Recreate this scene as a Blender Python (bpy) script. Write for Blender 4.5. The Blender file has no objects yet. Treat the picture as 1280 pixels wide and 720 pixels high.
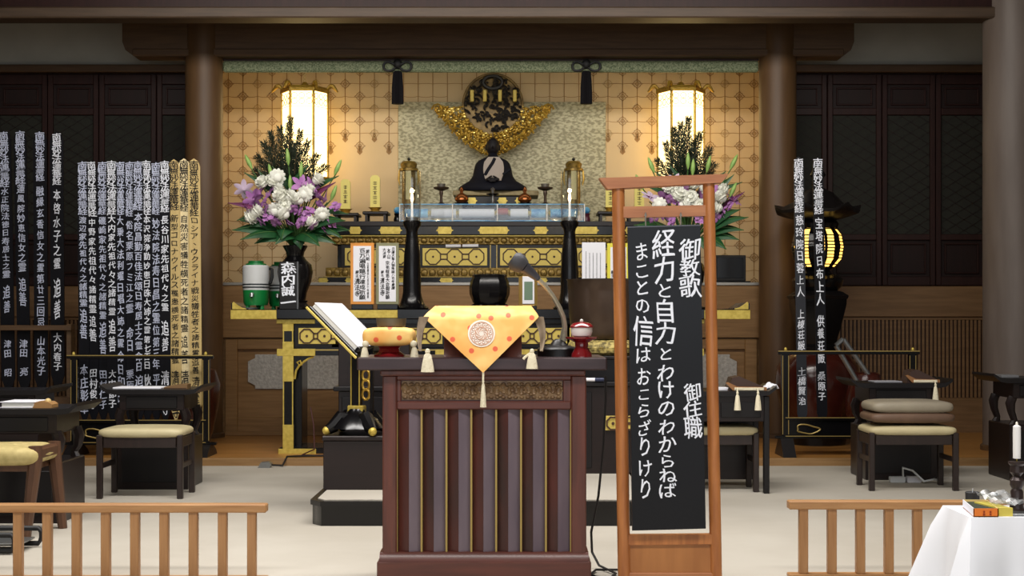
import bpy, math, random
from mathutils import Vector, Matrix
random.seed(7)
S = bpy.context.scene
C = S.collection
R = math.radians
F, CX, HY, EYE = 1760.0, 640.0, 400.0, 1.2      # focal length in pixels, vanishing point, eye height

# ------------------------------------------------------------------ camera, world, lights, exposure
cam = bpy.data.cameras.new('camera'); cam.sensor_width = 36.0; cam.lens = F/1280*36
cam.shift_y = (HY-360)/1280; cam.clip_start = 0.05
co = bpy.data.objects.new('camera', cam); C.objects.link(co)
co.location = (0, 0, EYE); co.rotation_euler = (R(90), 0, 0); S.camera = co
S.view_settings.view_transform = 'Standard'; S.view_settings.look = 'None'
S.view_settings.gamma = 1; S.view_settings.use_curve_mapping = False
S.view_settings.exposure = 0.0
W = bpy.data.worlds.new('world'); S.world = W; W.use_nodes = True
W.node_tree.nodes['Background'].inputs[0].default_value = (0.6, 0.65, 0.7, 1)
W.node_tree.nodes['Background'].inputs[1].default_value = 0.09

def area(name, loc, rot, sx, sy, power, col, spread=180):
    l = bpy.data.lights.new(name, 'AREA'); l.shape = 'RECTANGLE'; l.size = sx; l.size_y = sy
    l.energy = power; l.color = col; l.spread = R(spread)
    o = bpy.data.objects.new(name, l); C.objects.link(o); o.location = loc; o.rotation_euler = rot
    return o
DAY = (1.0, 0.96, 0.92)
area('hall_lamp_front', (-.2, 3.4, 4.5), (0, 0, 0), 7.0, 0.8, 275, DAY)
area('hall_lamp_rear', (-0.4, 7.4, 4.5), (0, 0, 0), 6.0, 0.7, 200, DAY, 130)
area('hall_front_fill', (0, -2.7, 2.4), (R(90), 0, 0), 9.0, 2.6, 170, (0.88, 0.94, 1.0))  # added fill from behind the camera; no window stands there
area('sanctuary_lamp', (-.3, 9.2, 4.1), (R(66), 0, 0), 6.5, 0.35, 112, (1.0, .95, .88), 140)
area('altar_hidden_lamp', (-0.2, 14.02, 3.86), (R(38), 0, 0), 5.0, 0.12, 10, (1.0, 0.96, 0.82))

# ------------------------------------------------------------------ materials
def lin(c):
    c = c/255.0
    return c/12.92 if c <= 0.04045 else ((c+0.055)/1.055)**2.4
def rgb(r, g, b): return (lin(r), lin(g), lin(b), 1)
MATS = {}
def mat(name, col, rough=0.5, metal=0.0, col2=None, scale=8.0, stretch=(1, 1, 1), bump=0.0, emit=None, spec=0.5, detail=4.0, bscale=None, coat=0.0, lo=0.35, hi=0.65):
    if name in MATS: return MATS[name]
    m = bpy.data.materials.new(name); m.use_nodes = True
    nt = m.node_tree; N = nt.nodes; L = nt.links; b = N['Principled BSDF']
    b.inputs['Base Color'].default_value = rgb(*col)
    b.inputs['Roughness'].default_value = rough; b.inputs['Metallic'].default_value = metal
    b.inputs['Specular IOR Level'].default_value = spec
    b.inputs['Coat Weight'].default_value = coat
    b.inputs['Coat Roughness'].default_value = 0.15
    if col2 is not None or bump:
        tc = N.new('ShaderNodeTexCoord'); mp = N.new('ShaderNodeMapping')
        mp.inputs['Scale'].default_value = stretch
        L.new(tc.outputs['Object'], mp.inputs['Vector'])
        nz = N.new('ShaderNodeTexNoise'); nz.inputs['Scale'].default_value = scale; nz.inputs['Detail'].default_value = detail
        L.new(mp.outputs['Vector'], nz.inputs['Vector'])
        if col2 is not None:
            cr = N.new('ShaderNodeValToRGB')
            cr.color_ramp.elements[0].position = lo; cr.color_ramp.elements[1].position = hi
            cr.color_ramp.elements[0].color = rgb(*col); cr.color_ramp.elements[1].color = rgb(*col2)
            L.new(nz.outputs['Fac'], cr.inputs['Fac']); L.new(cr.outputs['Color'], b.inputs['Base Color'])
        if bump:
            nb = nz
            if bscale:
                nb = N.new('ShaderNodeTexNoise'); nb.inputs['Scale'].default_value = bscale
                L.new(mp.outputs['Vector'], nb.inputs['Vector'])
            bp = N.new('ShaderNodeBump'); bp.inputs['Strength'].default_value = bump; bp.inputs['Distance'].default_value = 0.01
            L.new(nb.outputs['Fac'], bp.inputs['Height']); L.new(bp.outputs['Normal'], b.inputs['Normal'])
    if emit:
        b.inputs['Emission Color'].default_value = rgb(*emit[0]); b.inputs['Emission Strength'].default_value = emit[1]
    MATS[name] = m; return m
def glass(name, tint=(1, 1, 1), gloss=0.08, rough=0.05):
    if name in MATS: return MATS[name]
    m = bpy.data.materials.new(name); m.use_nodes = True; nt = m.node_tree; N = nt.nodes; L = nt.links
    N.remove(N['Principled BSDF'])
    t = N.new('ShaderNodeBsdfTransparent'); t.inputs[0].default_value = (*tint, 1)
    g = N.new('ShaderNodeBsdfGlossy'); g.inputs['Roughness'].default_value = rough
    lw = N.new('ShaderNodeLayerWeight'); lw.inputs['Blend'].default_value = 0.25
    ad = N.new('ShaderNodeMath'); ad.operation = 'MULTIPLY_ADD'; ad.inputs[1].default_value = 0.5; ad.inputs[2].default_value = gloss
    L.new(lw.outputs['Facing'], ad.inputs[0])
    mx = N.new('ShaderNodeMixShader'); L.new(ad.outputs[0], mx.inputs[0]); L.new(t.outputs[0], mx.inputs[1]); L.new(g.outputs[0], mx.inputs[2])
    L.new(mx.outputs[0], N['Material Output'].inputs[0]); MATS[name] = m; return m

M_carpet = mat('carpet', (176, 169, 156), 0.95, col2=(188, 182, 170), scale=1.2, bump=0.25, bscale=260, spec=0.1)
M_ceil = mat('ceiling_board', (60, 52, 46), 0.8)
M_hallwall = mat('hall_wall', (150, 142, 130), 0.9)
M_plaster = mat('plaster', (188, 184, 172), 0.9, col2=(180, 176, 164), scale=3)
M_hwood = mat('house_wood', (106, 80, 52), 0.55, col2=(90, 66, 42), scale=4, stretch=(1, 1, 9), bump=0.05)
M_hwoodh = mat('house_wood_horizontal', (98, 72, 46), 0.55, col2=(84, 60, 37), scale=4, stretch=(0.7, 9, 9), bump=0.05)
M_pillar = mat('pillar_wood', (104, 76, 47), 0.5, col2=(90, 64, 38), scale=3, stretch=(3, 3, 0.5), bump=0.04)
M_altwood = mat('altar_base_wood', (156, 118, 72), 0.5, col2=(138, 102, 58), scale=4, stretch=(.7, 9, 9), bump=.04)
M_wains = mat('wainscot_wood', (132, 100, 66), 0.55, col2=(116, 86, 54), scale=4, stretch=(.7, 9, 9), bump=.04)
M_header = mat('header_beam_wood', (80, 62, 46), 0.55, col2=(68, 52, 38), scale=4, stretch=(.7, 9, 9))
M_edge = mat('pale_edge_wood', (150, 116, 74), 0.45, col2=(136, 102, 62), scale=4, stretch=(.7, 9, 9))
M_pillarcool = mat('cool_lit_pillar_wood', (116, 104, 96), 0.5, col2=(104, 92, 84), scale=3, stretch=(3, 3, .5))  # pillar wood greyed, cool light from the front put into the colour
M_daisfloor = mat('dais_floor_wood', (176, 124, 64), 0.35, col2=(152, 104, 50), scale=3, stretch=(0.5, 8, 8))
M_dwood = mat('dark_door_wood', (46, 23, 19), 0.5, col2=(38, 18, 15), scale=5, spec=.3, stretch=(6, 6, 0.7))
M_dpanel = mat('dark_door_panel', (34, 17, 14), 0.55, col2=(28, 14, 12), scale=5, spec=.3, stretch=(6, 6, 0.7))
M_dcloth = mat('door_lattice_cloth', (34, 34, 24), 0.8, col2=(26, 26, 19), scale=40)
M_lacq = mat('black_lacquer', (12, 11, 13), 0.22, spec=0.42)
M_lacqs = mat('satin_black_lacquer', (22, 19, 20), 0.38, spec=0.35)
M_dkbrown = mat('dark_brown_lacquer', (32, 21, 20), 0.35, col2=(26, 17, 16), scale=6, spec=0.4, stretch=(0.6, 6, 6))
M_brass = mat('brass_fitting', (214, 190, 92), 0.38, 0.35, col2=(192, 166, 72), scale=30, bump=0.08, bscale=120)
M_gold = mat('gold_leaf', (196, 160, 66), 0.35, 0.5, col2=(160, 124, 44), scale=22, bump=0.3, bscale=60)
M_goldold = mat('antique_gold_carving', (150, 122, 54), 0.4, 0.45, col2=(104, 82, 34), scale=30, bump=.3, bscale=60)
M_goldlit = mat('gold_panel', (214, 190, 96), 0.45, 0.25)
M_goldline = mat('gold_line', (170, 146, 84), 0.4, 0.4)
M_line = mat('dark_line', (70, 44, 24), 0.6)
M_white = mat('white_paper', (238, 238, 244), 0.8)
M_ink = mat('black_ink', (22, 20, 20), 0.8)
M_paint = mat('white_brush_paint', (240, 243, 252), 0.7)
M_paintd = mat('greyish_brush_paint', (204, 210, 232), 0.7)
M_toba = mat('black_tablet_board', (9, 9, 15), 0.55, col2=(13, 13, 20), scale=4, spec=.2, stretch=(8, 8, .6))
M_tobaw = mat('pale_tablet_wood', (246, 228, 180), 0.6, col2=(234, 214, 164), scale=5, stretch=(14, 14, .5))
M_tobaw2 = mat('tan_tablet_wood', (214, 188, 126), 0.6, col2=(198, 170, 110), scale=5, stretch=(14, 14, .5))
M_rail = mat('railing_wood', (180, 134, 88), 0.45, col2=(162, 116, 72), scale=5, stretch=(9, 9, .8), bump=0.03)
M_railh = mat('railing_wood_horizontal', (184, 138, 90), 0.42, col2=(164, 118, 74), scale=5, stretch=(.8, 9, 9), bump=0.03)
M_frame = mat('stand_wood', (182, 116, 62), 0.35, col2=(156, 94, 48), scale=5, stretch=(9, 9, .9), bump=0.03)
M_frameh = mat('stand_wood_horizontal', (180, 120, 78), 0.4, col2=(160, 100, 62), scale=5, stretch=(.8, 9, 9), bump=0.03)
M_ply = mat('stand_panel_ply', (176, 116, 62), 0.45, col2=(160, 102, 52), scale=3, stretch=(5, 5, .8))
M_board = mat('black_notice_board', (13, 14, 19), 0.35, col2=(17, 18, 23), scale=2, spec=.3)
M_lect = mat('lectern_mahogany', (104, 55, 43), 0.36, col2=(82, 43, 35), scale=4, stretch=(7, 7, .7), bump=0.03, coat=0.15)
M_lecth = mat('lectern_mahogany_horizontal', (102, 54, 43), 0.36, col2=(84, 45, 37), scale=4, stretch=(.7, 7, 7), bump=0.03, coat=0.15)
M_lecttop = mat('lectern_top_dark', (66, 48, 50), 0.3, col2=(54, 38, 40), scale=4, stretch=(.7, 7, 7))
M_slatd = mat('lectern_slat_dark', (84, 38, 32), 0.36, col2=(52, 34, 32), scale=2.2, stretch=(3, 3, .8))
M_slatrefl = mat('lectern_slat_reflection', (118, 104, 112), 0.36, col2=(98, 86, 96), scale=2.2, stretch=(3, 3, .8))  # same wood; reflected light on the right-turned faces put into the colour
M_carv = mat('carved_relief_wood', (140, 112, 78), 0.4, 0.2, col2=(100, 74, 50), scale=24, bump=0.3, bscale=60)
M_red = mat('red_lacquer', (132, 22, 28), 0.18, coat=0.5)
M_porc = mat('white_porcelain', (236, 232, 226), 0.15)
M_cream = mat('cream_tassel', (236, 226, 196), 0.8, bump=0.5, bscale=90)
M_ctan = mat('cream_vinyl_cushion', (206, 194, 152), 0.5, col2=(196, 182, 140), scale=6)
M_cgrey = mat('grey_beige_cushion', (158, 148, 128), 0.5, col2=(148, 138, 120), scale=6)
M_cbrown = mat('brown_cushion', (112, 86, 68), 0.55, col2=(100, 76, 60), scale=6)
M_stool = mat('dark_stool_wood', (40, 30, 27), 0.4, col2=(48, 36, 32), scale=6, stretch=(6, 6, .8))
M_stoolb = mat('brown_stool_wood', (92, 62, 42), 0.45, col2=(80, 52, 35), scale=6, stretch=(6, 6, .8))
M_steel = mat('grey_metal', (150, 152, 152), 0.3, 0.8)
M_silver = mat('hammered_silver_panel', (206, 202, 194), 0.5, 0.15, col2=(176, 172, 164), scale=34, bump=0.6, bscale=40)
M_strip = mat('silver_edge_strip', (176, 172, 164), 0.35, 0.6)
M_rub = mat('black_rubber', (22, 22, 23), 0.6)
M_mic = mat('mic_grey', (70, 70, 74), 0.5, 0.3, bump=.3, bscale=300)
M_goose = mat('gooseneck_metal', (190, 184, 162), 0.35, 0.6, bump=.3, bscale=150)
M_flgreen = mat('leaf_green', (34, 84, 44), 0.4, col2=(24, 66, 36), scale=14)
M_fern = mat('fern_green', (42, 52, 34), 0.6, col2=(34, 42, 26), scale=20)
M_bud = mat('bud_green', (150, 182, 96), 0.5, col2=(128, 164, 84), scale=14)
M_stem = mat('stem_green', (70, 104, 52), 0.5)
M_mum = mat('white_petal', (238, 238, 228), 0.7)
M_purple = mat('purple_petal', (190, 136, 192), 0.6, col2=(164, 104, 170), scale=20)
M_magenta = mat('dark_magenta_leaf', (120, 44, 92), 0.5, col2=(96, 34, 74), scale=10)
M_keg = mat('keg_white', (206, 208, 208), 0.35)
M_kegg = mat('keg_green', (20, 122, 58), 0.3)
M_bronze = mat('bronze_bowl', (78, 62, 50), 0.3, 0.45, col2=(64, 50, 40), scale=4)
M_bell = mat('aged_bell_metal', (120, 112, 92), 0.35, 0.6)
M_urn = mat('red_brown_lacquer', (74, 30, 22), 0.2, col2=(62, 24, 18), scale=3, coat=0.3)
M_cloth = mat('white_tablecloth', (236, 238, 244), 0.85)
M_skin = mat('dark_figure_wood', (24, 20, 23), 0.55, spec=.25)
M_robe = mat('figure_black_robe', (16, 17, 28), 0.7, spec=.2)
M_kesa = mat('figure_pale_stole', (172, 160, 150), 0.75)
M_blue = mat('blue_reflection_and_tuft', (52, 136, 200), 0.4, col2=(140, 206, 236), scale=14)  # blue of reflections on the case glass; the vase tufts share it
M_shade = mat('clear_plastic', (220, 224, 226), 0.25)
M_pane = mat('lantern_paper_pane', (255, 236, 190), 0.6, emit=((255, 222, 150), 4.2))
M_glow = mat('lantern_mesh_glow', (255, 220, 130), 0.6, emit=((255, 200, 92), 2.4))
M_flame = mat('candle_flame', (255, 230, 180), 0.6, emit=((255, 214, 160), 14.0))
M_wax = mat('candle_wax', (240, 238, 236), 0.5)
M_glass = glass('clear_glass', (0.97, 0.98, 0.98), 0.06)

def brocade():
    m = bpy.data.materials.new('orange_brocade'); m.use_nodes = True; nt = m.node_tree; N = nt.nodes; L = nt.links
    b = N['Principled BSDF']; b.inputs['Roughness'].default_value = 0.6
    tc = N.new('ShaderNodeTexCoord')
    nz = N.new('ShaderNodeTexNoise'); nz.inputs['Scale'].default_value = 9; L.new(tc.outputs['Object'], nz.inputs['Vector'])
    c1 = N.new('ShaderNodeValToRGB'); c1.color_ramp.elements[0].position = .38; c1.color_ramp.elements[1].position = .64
    c1.color_ramp.elements[0].color = rgb(252, 182, 92); c1.color_ramp.elements[1].color = rgb(255, 212, 128)
    L.new(nz.outputs['Fac'], c1.inputs['Fac'])
    vo = N.new('ShaderNodeTexVoronoi'); vo.voronoi_dimensions = '2D'; vo.inputs['Scale'].default_value = 13; vo.inputs['Randomness'].default_value = .8
    sx = N.new('ShaderNodeSeparateXYZ'); cx = N.new('ShaderNodeCombineXYZ'); L.new(tc.outputs['Object'], sx.inputs[0])
    L.new(sx.outputs['X'], cx.inputs['X']); L.new(sx.outputs['Z'], cx.inputs['Y']); L.new(cx.outputs[0], vo.inputs['Vector'])
    c2 = N.new('ShaderNodeValToRGB'); e = c2.color_ramp.elements
    e[0].position = .13; e[0].color = (1, 1, 1, 1); e[1].position = .17; e[1].color = (0, 0, 0, 1)
    L.new(vo.outputs['Distance'], c2.inputs['Fac'])
    vs = N.new('ShaderNodeSeparateColor'); L.new(vo.outputs['Color'], vs.inputs[0])
    gt = N.new('ShaderNodeMath'); gt.operation = 'GREATER_THAN'; gt.inputs[1].default_value = 0.12; L.new(vs.outputs[0], gt.inputs[0])
    mu = N.new('ShaderNodeMath'); mu.operation = 'MULTIPLY'; L.new(c2.outputs['Color'], mu.inputs[0]); L.new(gt.outputs[0], mu.inputs[1])
    mx = N.new('ShaderNodeMix'); mx.data_type = 'RGBA'; L.new(mu.outputs[0], mx.inputs['Factor'])
    L.new(c1.outputs['Color'], mx.inputs['A']); mx.inputs['B'].default_value = rgb(232, 98, 56)
    L.new(mx.outputs['Result'], b.inputs['Base Color']); MATS['brocade'] = m; return m
M_broc = brocade()
M_green = mat('green_brocade', (150, 158, 124), 0.7, col2=(84, 98, 66), scale=80, detail=2)
M_goldcloth = mat('patterned_gold_cushion', (196, 176, 104), 0.7, col2=(96, 84, 44), scale=40, detail=1)
M_yel = mat('yellow_patterned_cushion', (206, 188, 128), 0.7, col2=(176, 158, 100), scale=16)
def goldwall():
    m = bpy.data.materials.new('gold_wall_paper'); m.use_nodes = True; nt = m.node_tree; N = nt.nodes; L = nt.links
    b = N['Principled BSDF']; b.inputs['Roughness'].default_value = 0.5; b.inputs['Metallic'].default_value = 0.15
    tc = N.new('ShaderNodeTexCoord'); nz = N.new('ShaderNodeTexNoise'); nz.inputs['Scale'].default_value = 3
    L.new(tc.outputs['Object'], nz.inputs['Vector'])
    cr = N.new('ShaderNodeValToRGB'); cr.color_ramp.elements[0].color = rgb(196, 170, 126); cr.color_ramp.elements[1].color = rgb(206, 180, 138)
    L.new(nz.outputs['Fac'], cr.inputs['Fac']); L.new(cr.outputs['Color'], b.inputs['Base Color']); return m
M_gwall = goldwall()
M_mottle = mat('mottled_pale_brocade', (186, 180, 148), 0.5, col2=(138, 132, 102), scale=26, stretch=(1, 1, 1.9), detail=3, metal=0.15, lo=.42, hi=.58)

# ------------------------------------------------------------------ helpers
def X(px, Y): return (px-CX)*Y/F
def Z(py, Y): return EYE-(py-HY)*Y/F
def P(px, py, Y): return Vector((X(px, Y), Y, Z(py, Y)))
def wpos(o):
    v = Vector((0, 0, 0))
    while o is not None: v += o.location; o = o.parent
    return v

class MB:
    """collects primitive shapes and links them as one mesh object"""
    def __init__(s): s.v = []; s.f = []
    def add(s, vs, fs):
        n = len(s.v); s.v += [Vector(v) for v in vs]; s.f += [tuple(i+n for i in f) for f in fs]; return s
    def box(s, x0, x1, y0, y1, z0, z1, c=0.0):
        if x1 < x0: x0, x1 = x1, x0
        if y1 < y0: y0, y1 = y1, y0
        if z1 < z0: z0, z1 = z1, z0
        c = min(c, (x1-x0)*.3, (y1-y0)*.3, (z1-z0)*.3)
        if c <= 0:
            return s.add([(x, y, z) for z in (z0, z1) for y in (y0, y1) for x in (x0, x1)],
                         [(0, 2, 3, 1), (4, 5, 7, 6), (0, 1, 5, 4), (2, 6, 7, 3), (0, 4, 6, 2), (1, 3, 7, 5)])
        vs = []; idx = {}
        for a, x in ((0, x0), (1, x1)):
            for b, y in ((0, y0), (1, y1)):
                for d, z in ((0, z0), (1, z1)):
                    sx, sy, sz = (c if a == 0 else -c), (c if b == 0 else -c), (c if d == 0 else -c)
                    for k, p in ((0, (x, y+sy, z+sz)), (1, (x+sx, y, z+sz)), (2, (x+sx, y+sy, z))):
                        idx[a, b, d, k] = len(vs); vs.append(p)
        q = idx; f = []
        for a in (0, 1):
            f.append((q[a, 0, 0, 0], q[a, 0, 1, 0], q[a, 1, 1, 0], q[a, 1, 0, 0]))
            f.append((q[0, a, 0, 1], q[1, a, 0, 1], q[1, a, 1, 1], q[0, a, 1, 1]))
            f.append((q[0, 0, a, 2], q[0, 1, a, 2], q[1, 1, a, 2], q[1, 0, a, 2]))
            for b in (0, 1):
                f.append((q[a, b, 0, 0], q[a, b, 1, 0], q[a, b, 1, 1], q[a, b, 0, 1]))
                f.append((q[a, 0, b, 0], q[a, 1, b, 0], q[a, 1, b, 2], q[a, 0, b, 2]))
                f.append((q[0, a, b, 1], q[1, a, b, 1], q[1, a, b, 2], q[0, a, b, 2]))
                for d in (0, 1): f.append((q[a, b, d, 0], q[a, b, d, 1], q[a, b, d, 2]))
        ctr = Vector(((x0+x1)/2, (y0+y1)/2, (z0+z1)/2)); g = []
        for t in f:
            p = [Vector(vs[i]) for i in t]; n = (p[1]-p[0]).cross(p[2]-p[0])
            g.append(t if n.dot(sum(p, Vector())/len(p)-ctr) > 0 else t[::-1])
        return s.add(vs, g)
    def pbox(s, px0, px1, py0, py1, Y, d, c=0.003):
        return s.box(X(px0, Y), X(px1, Y), Y, Y+d, Z(py1, Y), Z(py0, Y), c)
    def lathe(s, cx, cy, prof, n=24, sx=1.0, sy=1.0, ph=0.0):
        vs = []; fs = []
        for r, z in prof:
            for k in range(n):
                a = 2*math.pi*k/n+ph; vs.append((cx+r*math.cos(a)*sx, cy+r*math.sin(a)*sy, z))
        m = len(prof); up = prof[-1][1] >= prof[0][1]
        for i in range(m-1):
            for k in range(n):
                t = (i*n+k, i*n+(k+1) % n, (i+1)*n+(k+1) % n, (i+1)*n+k); fs.append(t if up else t[::-1])
        if prof[0][0] > 1e-4: fs.append(tuple(range(n))[::-1] if up else tuple(range(n)))
        if prof[-1][0] > 1e-4:
            t = tuple(range((m-1)*n, m*n)); fs.append(t if up else t[::-1])
        return s.add(vs, fs)
    def tube(s, pts, r, n=8, closed=False, cap=True, flat=1.0):
        pts = [Vector(p) for p in pts]; m = len(pts)
        rs = r if isinstance(r, (list, tuple)) else [r]*m
        T = []
        for i in range(m):
            a = pts[i-1] if (i > 0 or closed) else pts[i]; b = pts[(i+1) % m] if (i < m-1 or closed) else pts[i]
            t = b-a; T.append(t.normalized() if t.length > 1e-9 else Vector((0, 0, 1)))
        u = T[0].orthogonal().normalized()
        if abs(T[0].y) < .9: u = (Vector((0, 1, 0))-T[0]*T[0].y).normalized()
        vs = []; fs = []
        for i in range(m):
            u = u-T[i]*u.dot(T[i]); u = u.normalized() if u.length > 1e-6 else T[i].orthogonal().normalized()
            w = T[i].cross(u)
            for k in range(n):
                a = 2*math.pi*k/n+math.pi/n; vs.append(pts[i]+(u*math.cos(a)*flat+w*math.sin(a))*rs[i])
        for i in range(m if closed else m-1):
            j = (i+1) % m
            for k in range(n): fs.append((i*n+k, i*n+(k+1) % n, j*n+(k+1) % n, j*n+k))
        if cap and not closed: fs.append(tuple(range(n))[::-1]); fs.append(tuple(range((m-1)*n, m*n)))
        return s.add(vs, fs)
    def prism(s, poly, lo, hi, axis='y'):
        """polygon in the plane across axis (y: xz, x: yz, z: xy) pushed from lo to hi"""
        n = len(poly)
        ar = sum(poly[i][0]*poly[(i+1) % n][1]-poly[(i+1) % n][0]*poly[i][1] for i in range(n))
        if ar < 0: poly = poly[::-1]
        def pt(a, b, h): return {'y': (a, h, b), 'x': (h, a, b), 'z': (a, b, h)}[axis]
        vs = [pt(a, b, lo) for a, b in poly]+[pt(a, b, hi) for a, b in poly]
        top = tuple(range(n, 2*n)); bot = tuple(range(n))[::-1]
        sides = [(i, (i+1) % n, n+(i+1) % n, n+i) for i in range(n)]
        fs = [top, bot]+sides
        if axis == 'y': fs = [f[::-1] for f in fs]
        return s.add(vs, fs)
    def ball(s, c, rx, ry=None, rz=None, nu=12, nv=8):
        ry = rx if ry is None else ry; rz = rx if rz is None else rz
        c = Vector(c); vs = [c+Vector((0, 0, -rz))]; fs = []
        for i in range(1, nv):
            t = math.pi*i/nv-math.pi/2
            for k in range(nu):
                a = 2*math.pi*k/nu; vs.append(c+Vector((rx*math.cos(t)*math.cos(a), ry*math.cos(t)*math.sin(a), rz*math.sin(t))))
        vs.append(c+Vector((0, 0, rz)))
        for k in range(nu): fs.append((0, 1+(k+1) % nu, 1+k))
        for i in range(nv-2):
            for k in range(nu):
                a = 1+i*nu; fs.append((a+k, a+(k+1) % nu, a+nu+(k+1) % nu, a+nu+k))
        a = 1+(nv-2)*nu; e = len(vs)-1
        for k in range(nu): fs.append((a+k, a+(k+1) % nu, e))
        return s.add(vs, fs)
    def sheet(s, fn, nu, nv, th):
        """slab over the surface fn(u, v), thickness th along the normal"""
        g = [[Vector(fn(i/nu, j/nv)) for j in range(nv+1)] for i in range(nu+1)]
        vs = []; m = nv+1
        nor = []
        for i in range(nu+1):
            for j in range(nv+1):
                a = g[min(i+1, nu)][j]-g[max(i-1, 0)][j]; b = g[i][min(j+1, nv)]-g[i][max(j-1, 0)]
                n = a.cross(b); nor.append(n.normalized() if n.length > 1e-12 else Vector((0, -1, 0)))
        flat = [p for r in g for p in r]
        vs = [p+n*th/2 for p, n in zip(flat, nor)]+[p-n*th/2 for p, n in zip(flat, nor)]
        o = len(flat); fs = []
        for i in range(nu):
            for j in range(nv):
                q = (i*m+j, (i+1)*m+j, (i+1)*m+j+1, i*m+j+1); fs.append(q); fs.append(tuple(k+o for k in q[::-1]))
        ring = [i*m for i in range(nu+1)]+[nu*m+j for j in range(1, nv+1)]+[i*m+nv for i in range(nu-1, -1, -1)]+[j for j in range(nv-1, 0, -1)]
        for a, b in zip(ring, ring[1:]+ring[:1]): fs.append((b, a, a+o, b+o))
        return s.add(vs, fs)
    def xf(s, mtx):
        s.v = [mtx @ v for v in s.v]; return s
    def mesh(s, name, m, off=Vector((0, 0, 0)), sharp=35):
        me = bpy.data.meshes.new(name); me.from_pydata([v-off for v in s.v], [], s.f)
        me.polygons.foreach_set('use_smooth', [True]*len(me.polygons)); me.set_sharp_from_angle(angle=R(sharp))
        if m is not None: me.materials.append(m)
        return me
    def build(s, name, m, parent=None, sharp=35):
        if parent is None:
            xs = [v.x for v in s.v]; ys = [v.y for v in s.v]; zs = [v.z for v in s.v]
            off = Vector(((min(xs)+max(xs))/2, (min(ys)+max(ys))/2, min(zs)))
        else: off = wpos(parent)
        o = bpy.data.objects.new(name, s.mesh(name, m, off, sharp)); C.objects.link(o)
        if parent is None: o.location = off
        else: o.parent = parent
        return o

def tag(o, label, cat, group=None, kind=None):
    o['label'] = label
    if cat: o['category'] = cat
    if group: o['group'] = group
    if kind: o['kind'] = kind
    return o
def thing(name, label, cat, loc=(0, 0, 0), group=None):
    o = bpy.data.objects.new(name, None); C.objects.link(o); o.location = loc; o.empty_display_size = .05
    return tag(o, label, cat, group)
def struct(name, mb, m, parent=None, label=None):
    o = mb.build(name, m, parent)
    if parent is None:
        o['kind'] = 'structure'
        if label: o['label'] = label
    return o
def sroot(name, label, loc=(0, 0, 0)):
    o = bpy.data.objects.new(name, None); C.objects.link(o); o.location = loc; o['kind'] = 'structure'; o['label'] = label
    return o
def stuff(o): o['kind'] = 'stuff'; return o
def copy_tree(o, parent=None, label=None):
    c = o.copy(); C.objects.link(c); c.parent = parent
    for ch in list(o.children): copy_tree(ch, c)
    if label: c['label'] = label
    return c

GL = {}
def glyph(ch, nib=1.0):
    if (ch, nib) not in GL:
        c = bpy.data.curves.new('glyph', 'FONT'); c.body = ch; c.resolution_u = 2
        o = bpy.data.objects.new('glyph', c); C.objects.link(o)
        dg = bpy.context.evaluated_depsgraph_get(); me = bpy.data.meshes.new_from_object(o.evaluated_get(dg))
        vs = [v.co.copy() for v in me.vertices]; fs = [tuple(p.vertices) for p in me.polygons]
        bpy.data.objects.remove(o); bpy.data.curves.remove(c); bpy.data.meshes.remove(me)
        if vs:
            cx = (min(v.x for v in vs)+max(v.x for v in vs))/2; cy = (min(v.y for v in vs)+max(v.y for v in vs))/2
            for v in vs: v.x -= cx; v.y -= cy
            n = len(vs); base = list(vs); bf = list(fs)  # brush weight: the strokes doubled sideways
            for k, (dx, dy) in enumerate(((.026, -.016), (-.026, .016), (.009, -.005), (-.009, .005))):
                dx, dy = dx*nib, dy*nib
                if k: fs = fs+[tuple(i+n*k for i in f) for f in bf]; vs = vs+[v+Vector((dx, dy, k)) for v in base]
                else: vs = [v+Vector((dx, dy, 0)) for v in base]
        GL[ch, nib] = (vs, fs)
    return GL[ch, nib]
rt = random.Random(3)
def vtext(mb, text, xc, Y, zt, zb, w, over=1.0, slant=0.06, nib=1.0):
    """brush column written downwards, facing -Y"""
    n = len(text); cell = (zt-zb)/n
    for i, ch in enumerate(text):
        if ch == ' ': continue
        vs, fs = glyph(ch, nib); h = cell*over; zc = zt-(i+.5)*cell
        a = rt.uniform(-.04, .04); k = rt.uniform(.92, 1.08); p1, p2 = rt.uniform(0, 6), rt.uniform(0, 6)
        vs = [Vector((v.x+.035*math.sin(5*v.y+p1), v.y+.035*math.sin(4.5*v.x+p2), v.z)) for v in vs]   # hand-drawn waver
        mb.add([(xc+(v.x*w+v.y*a*w)*k, Y-v.z*.0004, zc+(v.y*h+v.x*h*(slant+a))*k) for v in vs], fs)
    return mb
def tassel(mb, x, y, zt, L, r):
    mb.lathe(x, y, [(r*.22, zt-L*.02), (r*.4, zt-L*.1), (r*.3, zt-L*.16), (r*.55, zt-L*.26), (r*.8, zt-L*.6), (r, zt-L), ][::-1], 10)
    mb.ball((x, y, zt-L*.06), r*.36, nu=8, nv=6)
    return mb
ORD = 'leftmost second third fourth fifth sixth seventh eighth ninth tenth eleventh twelfth thirteenth fourteenth fifteenth sixteenth seventeenth eighteenth nineteenth twentieth'.split()
def ordinal(i): return 'leftmost' if i == 0 else ORD[i]+' from the left'
def marks(mb, xc, Y, zt, zb, w, pitch=None):
    """column of small unreadable brush strokes, facing -Y"""
    p = pitch or w*1.1; z = zt-p/2
    while z > zb:
        for k in range(3):
            dz = (k-1)*p*.27; l = w*rt.uniform(.3, .5); mb.box(xc-l, xc+l, Y, Y+.001, z+dz-w*.05, z+dz+w*.05)
        mb.box(xc+w*rt.uniform(-.1, .1)-w*.06, xc+w*.08, Y, Y+.001, z-p*.36, z+p*.38)
        z -= p
    return mb

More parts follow.
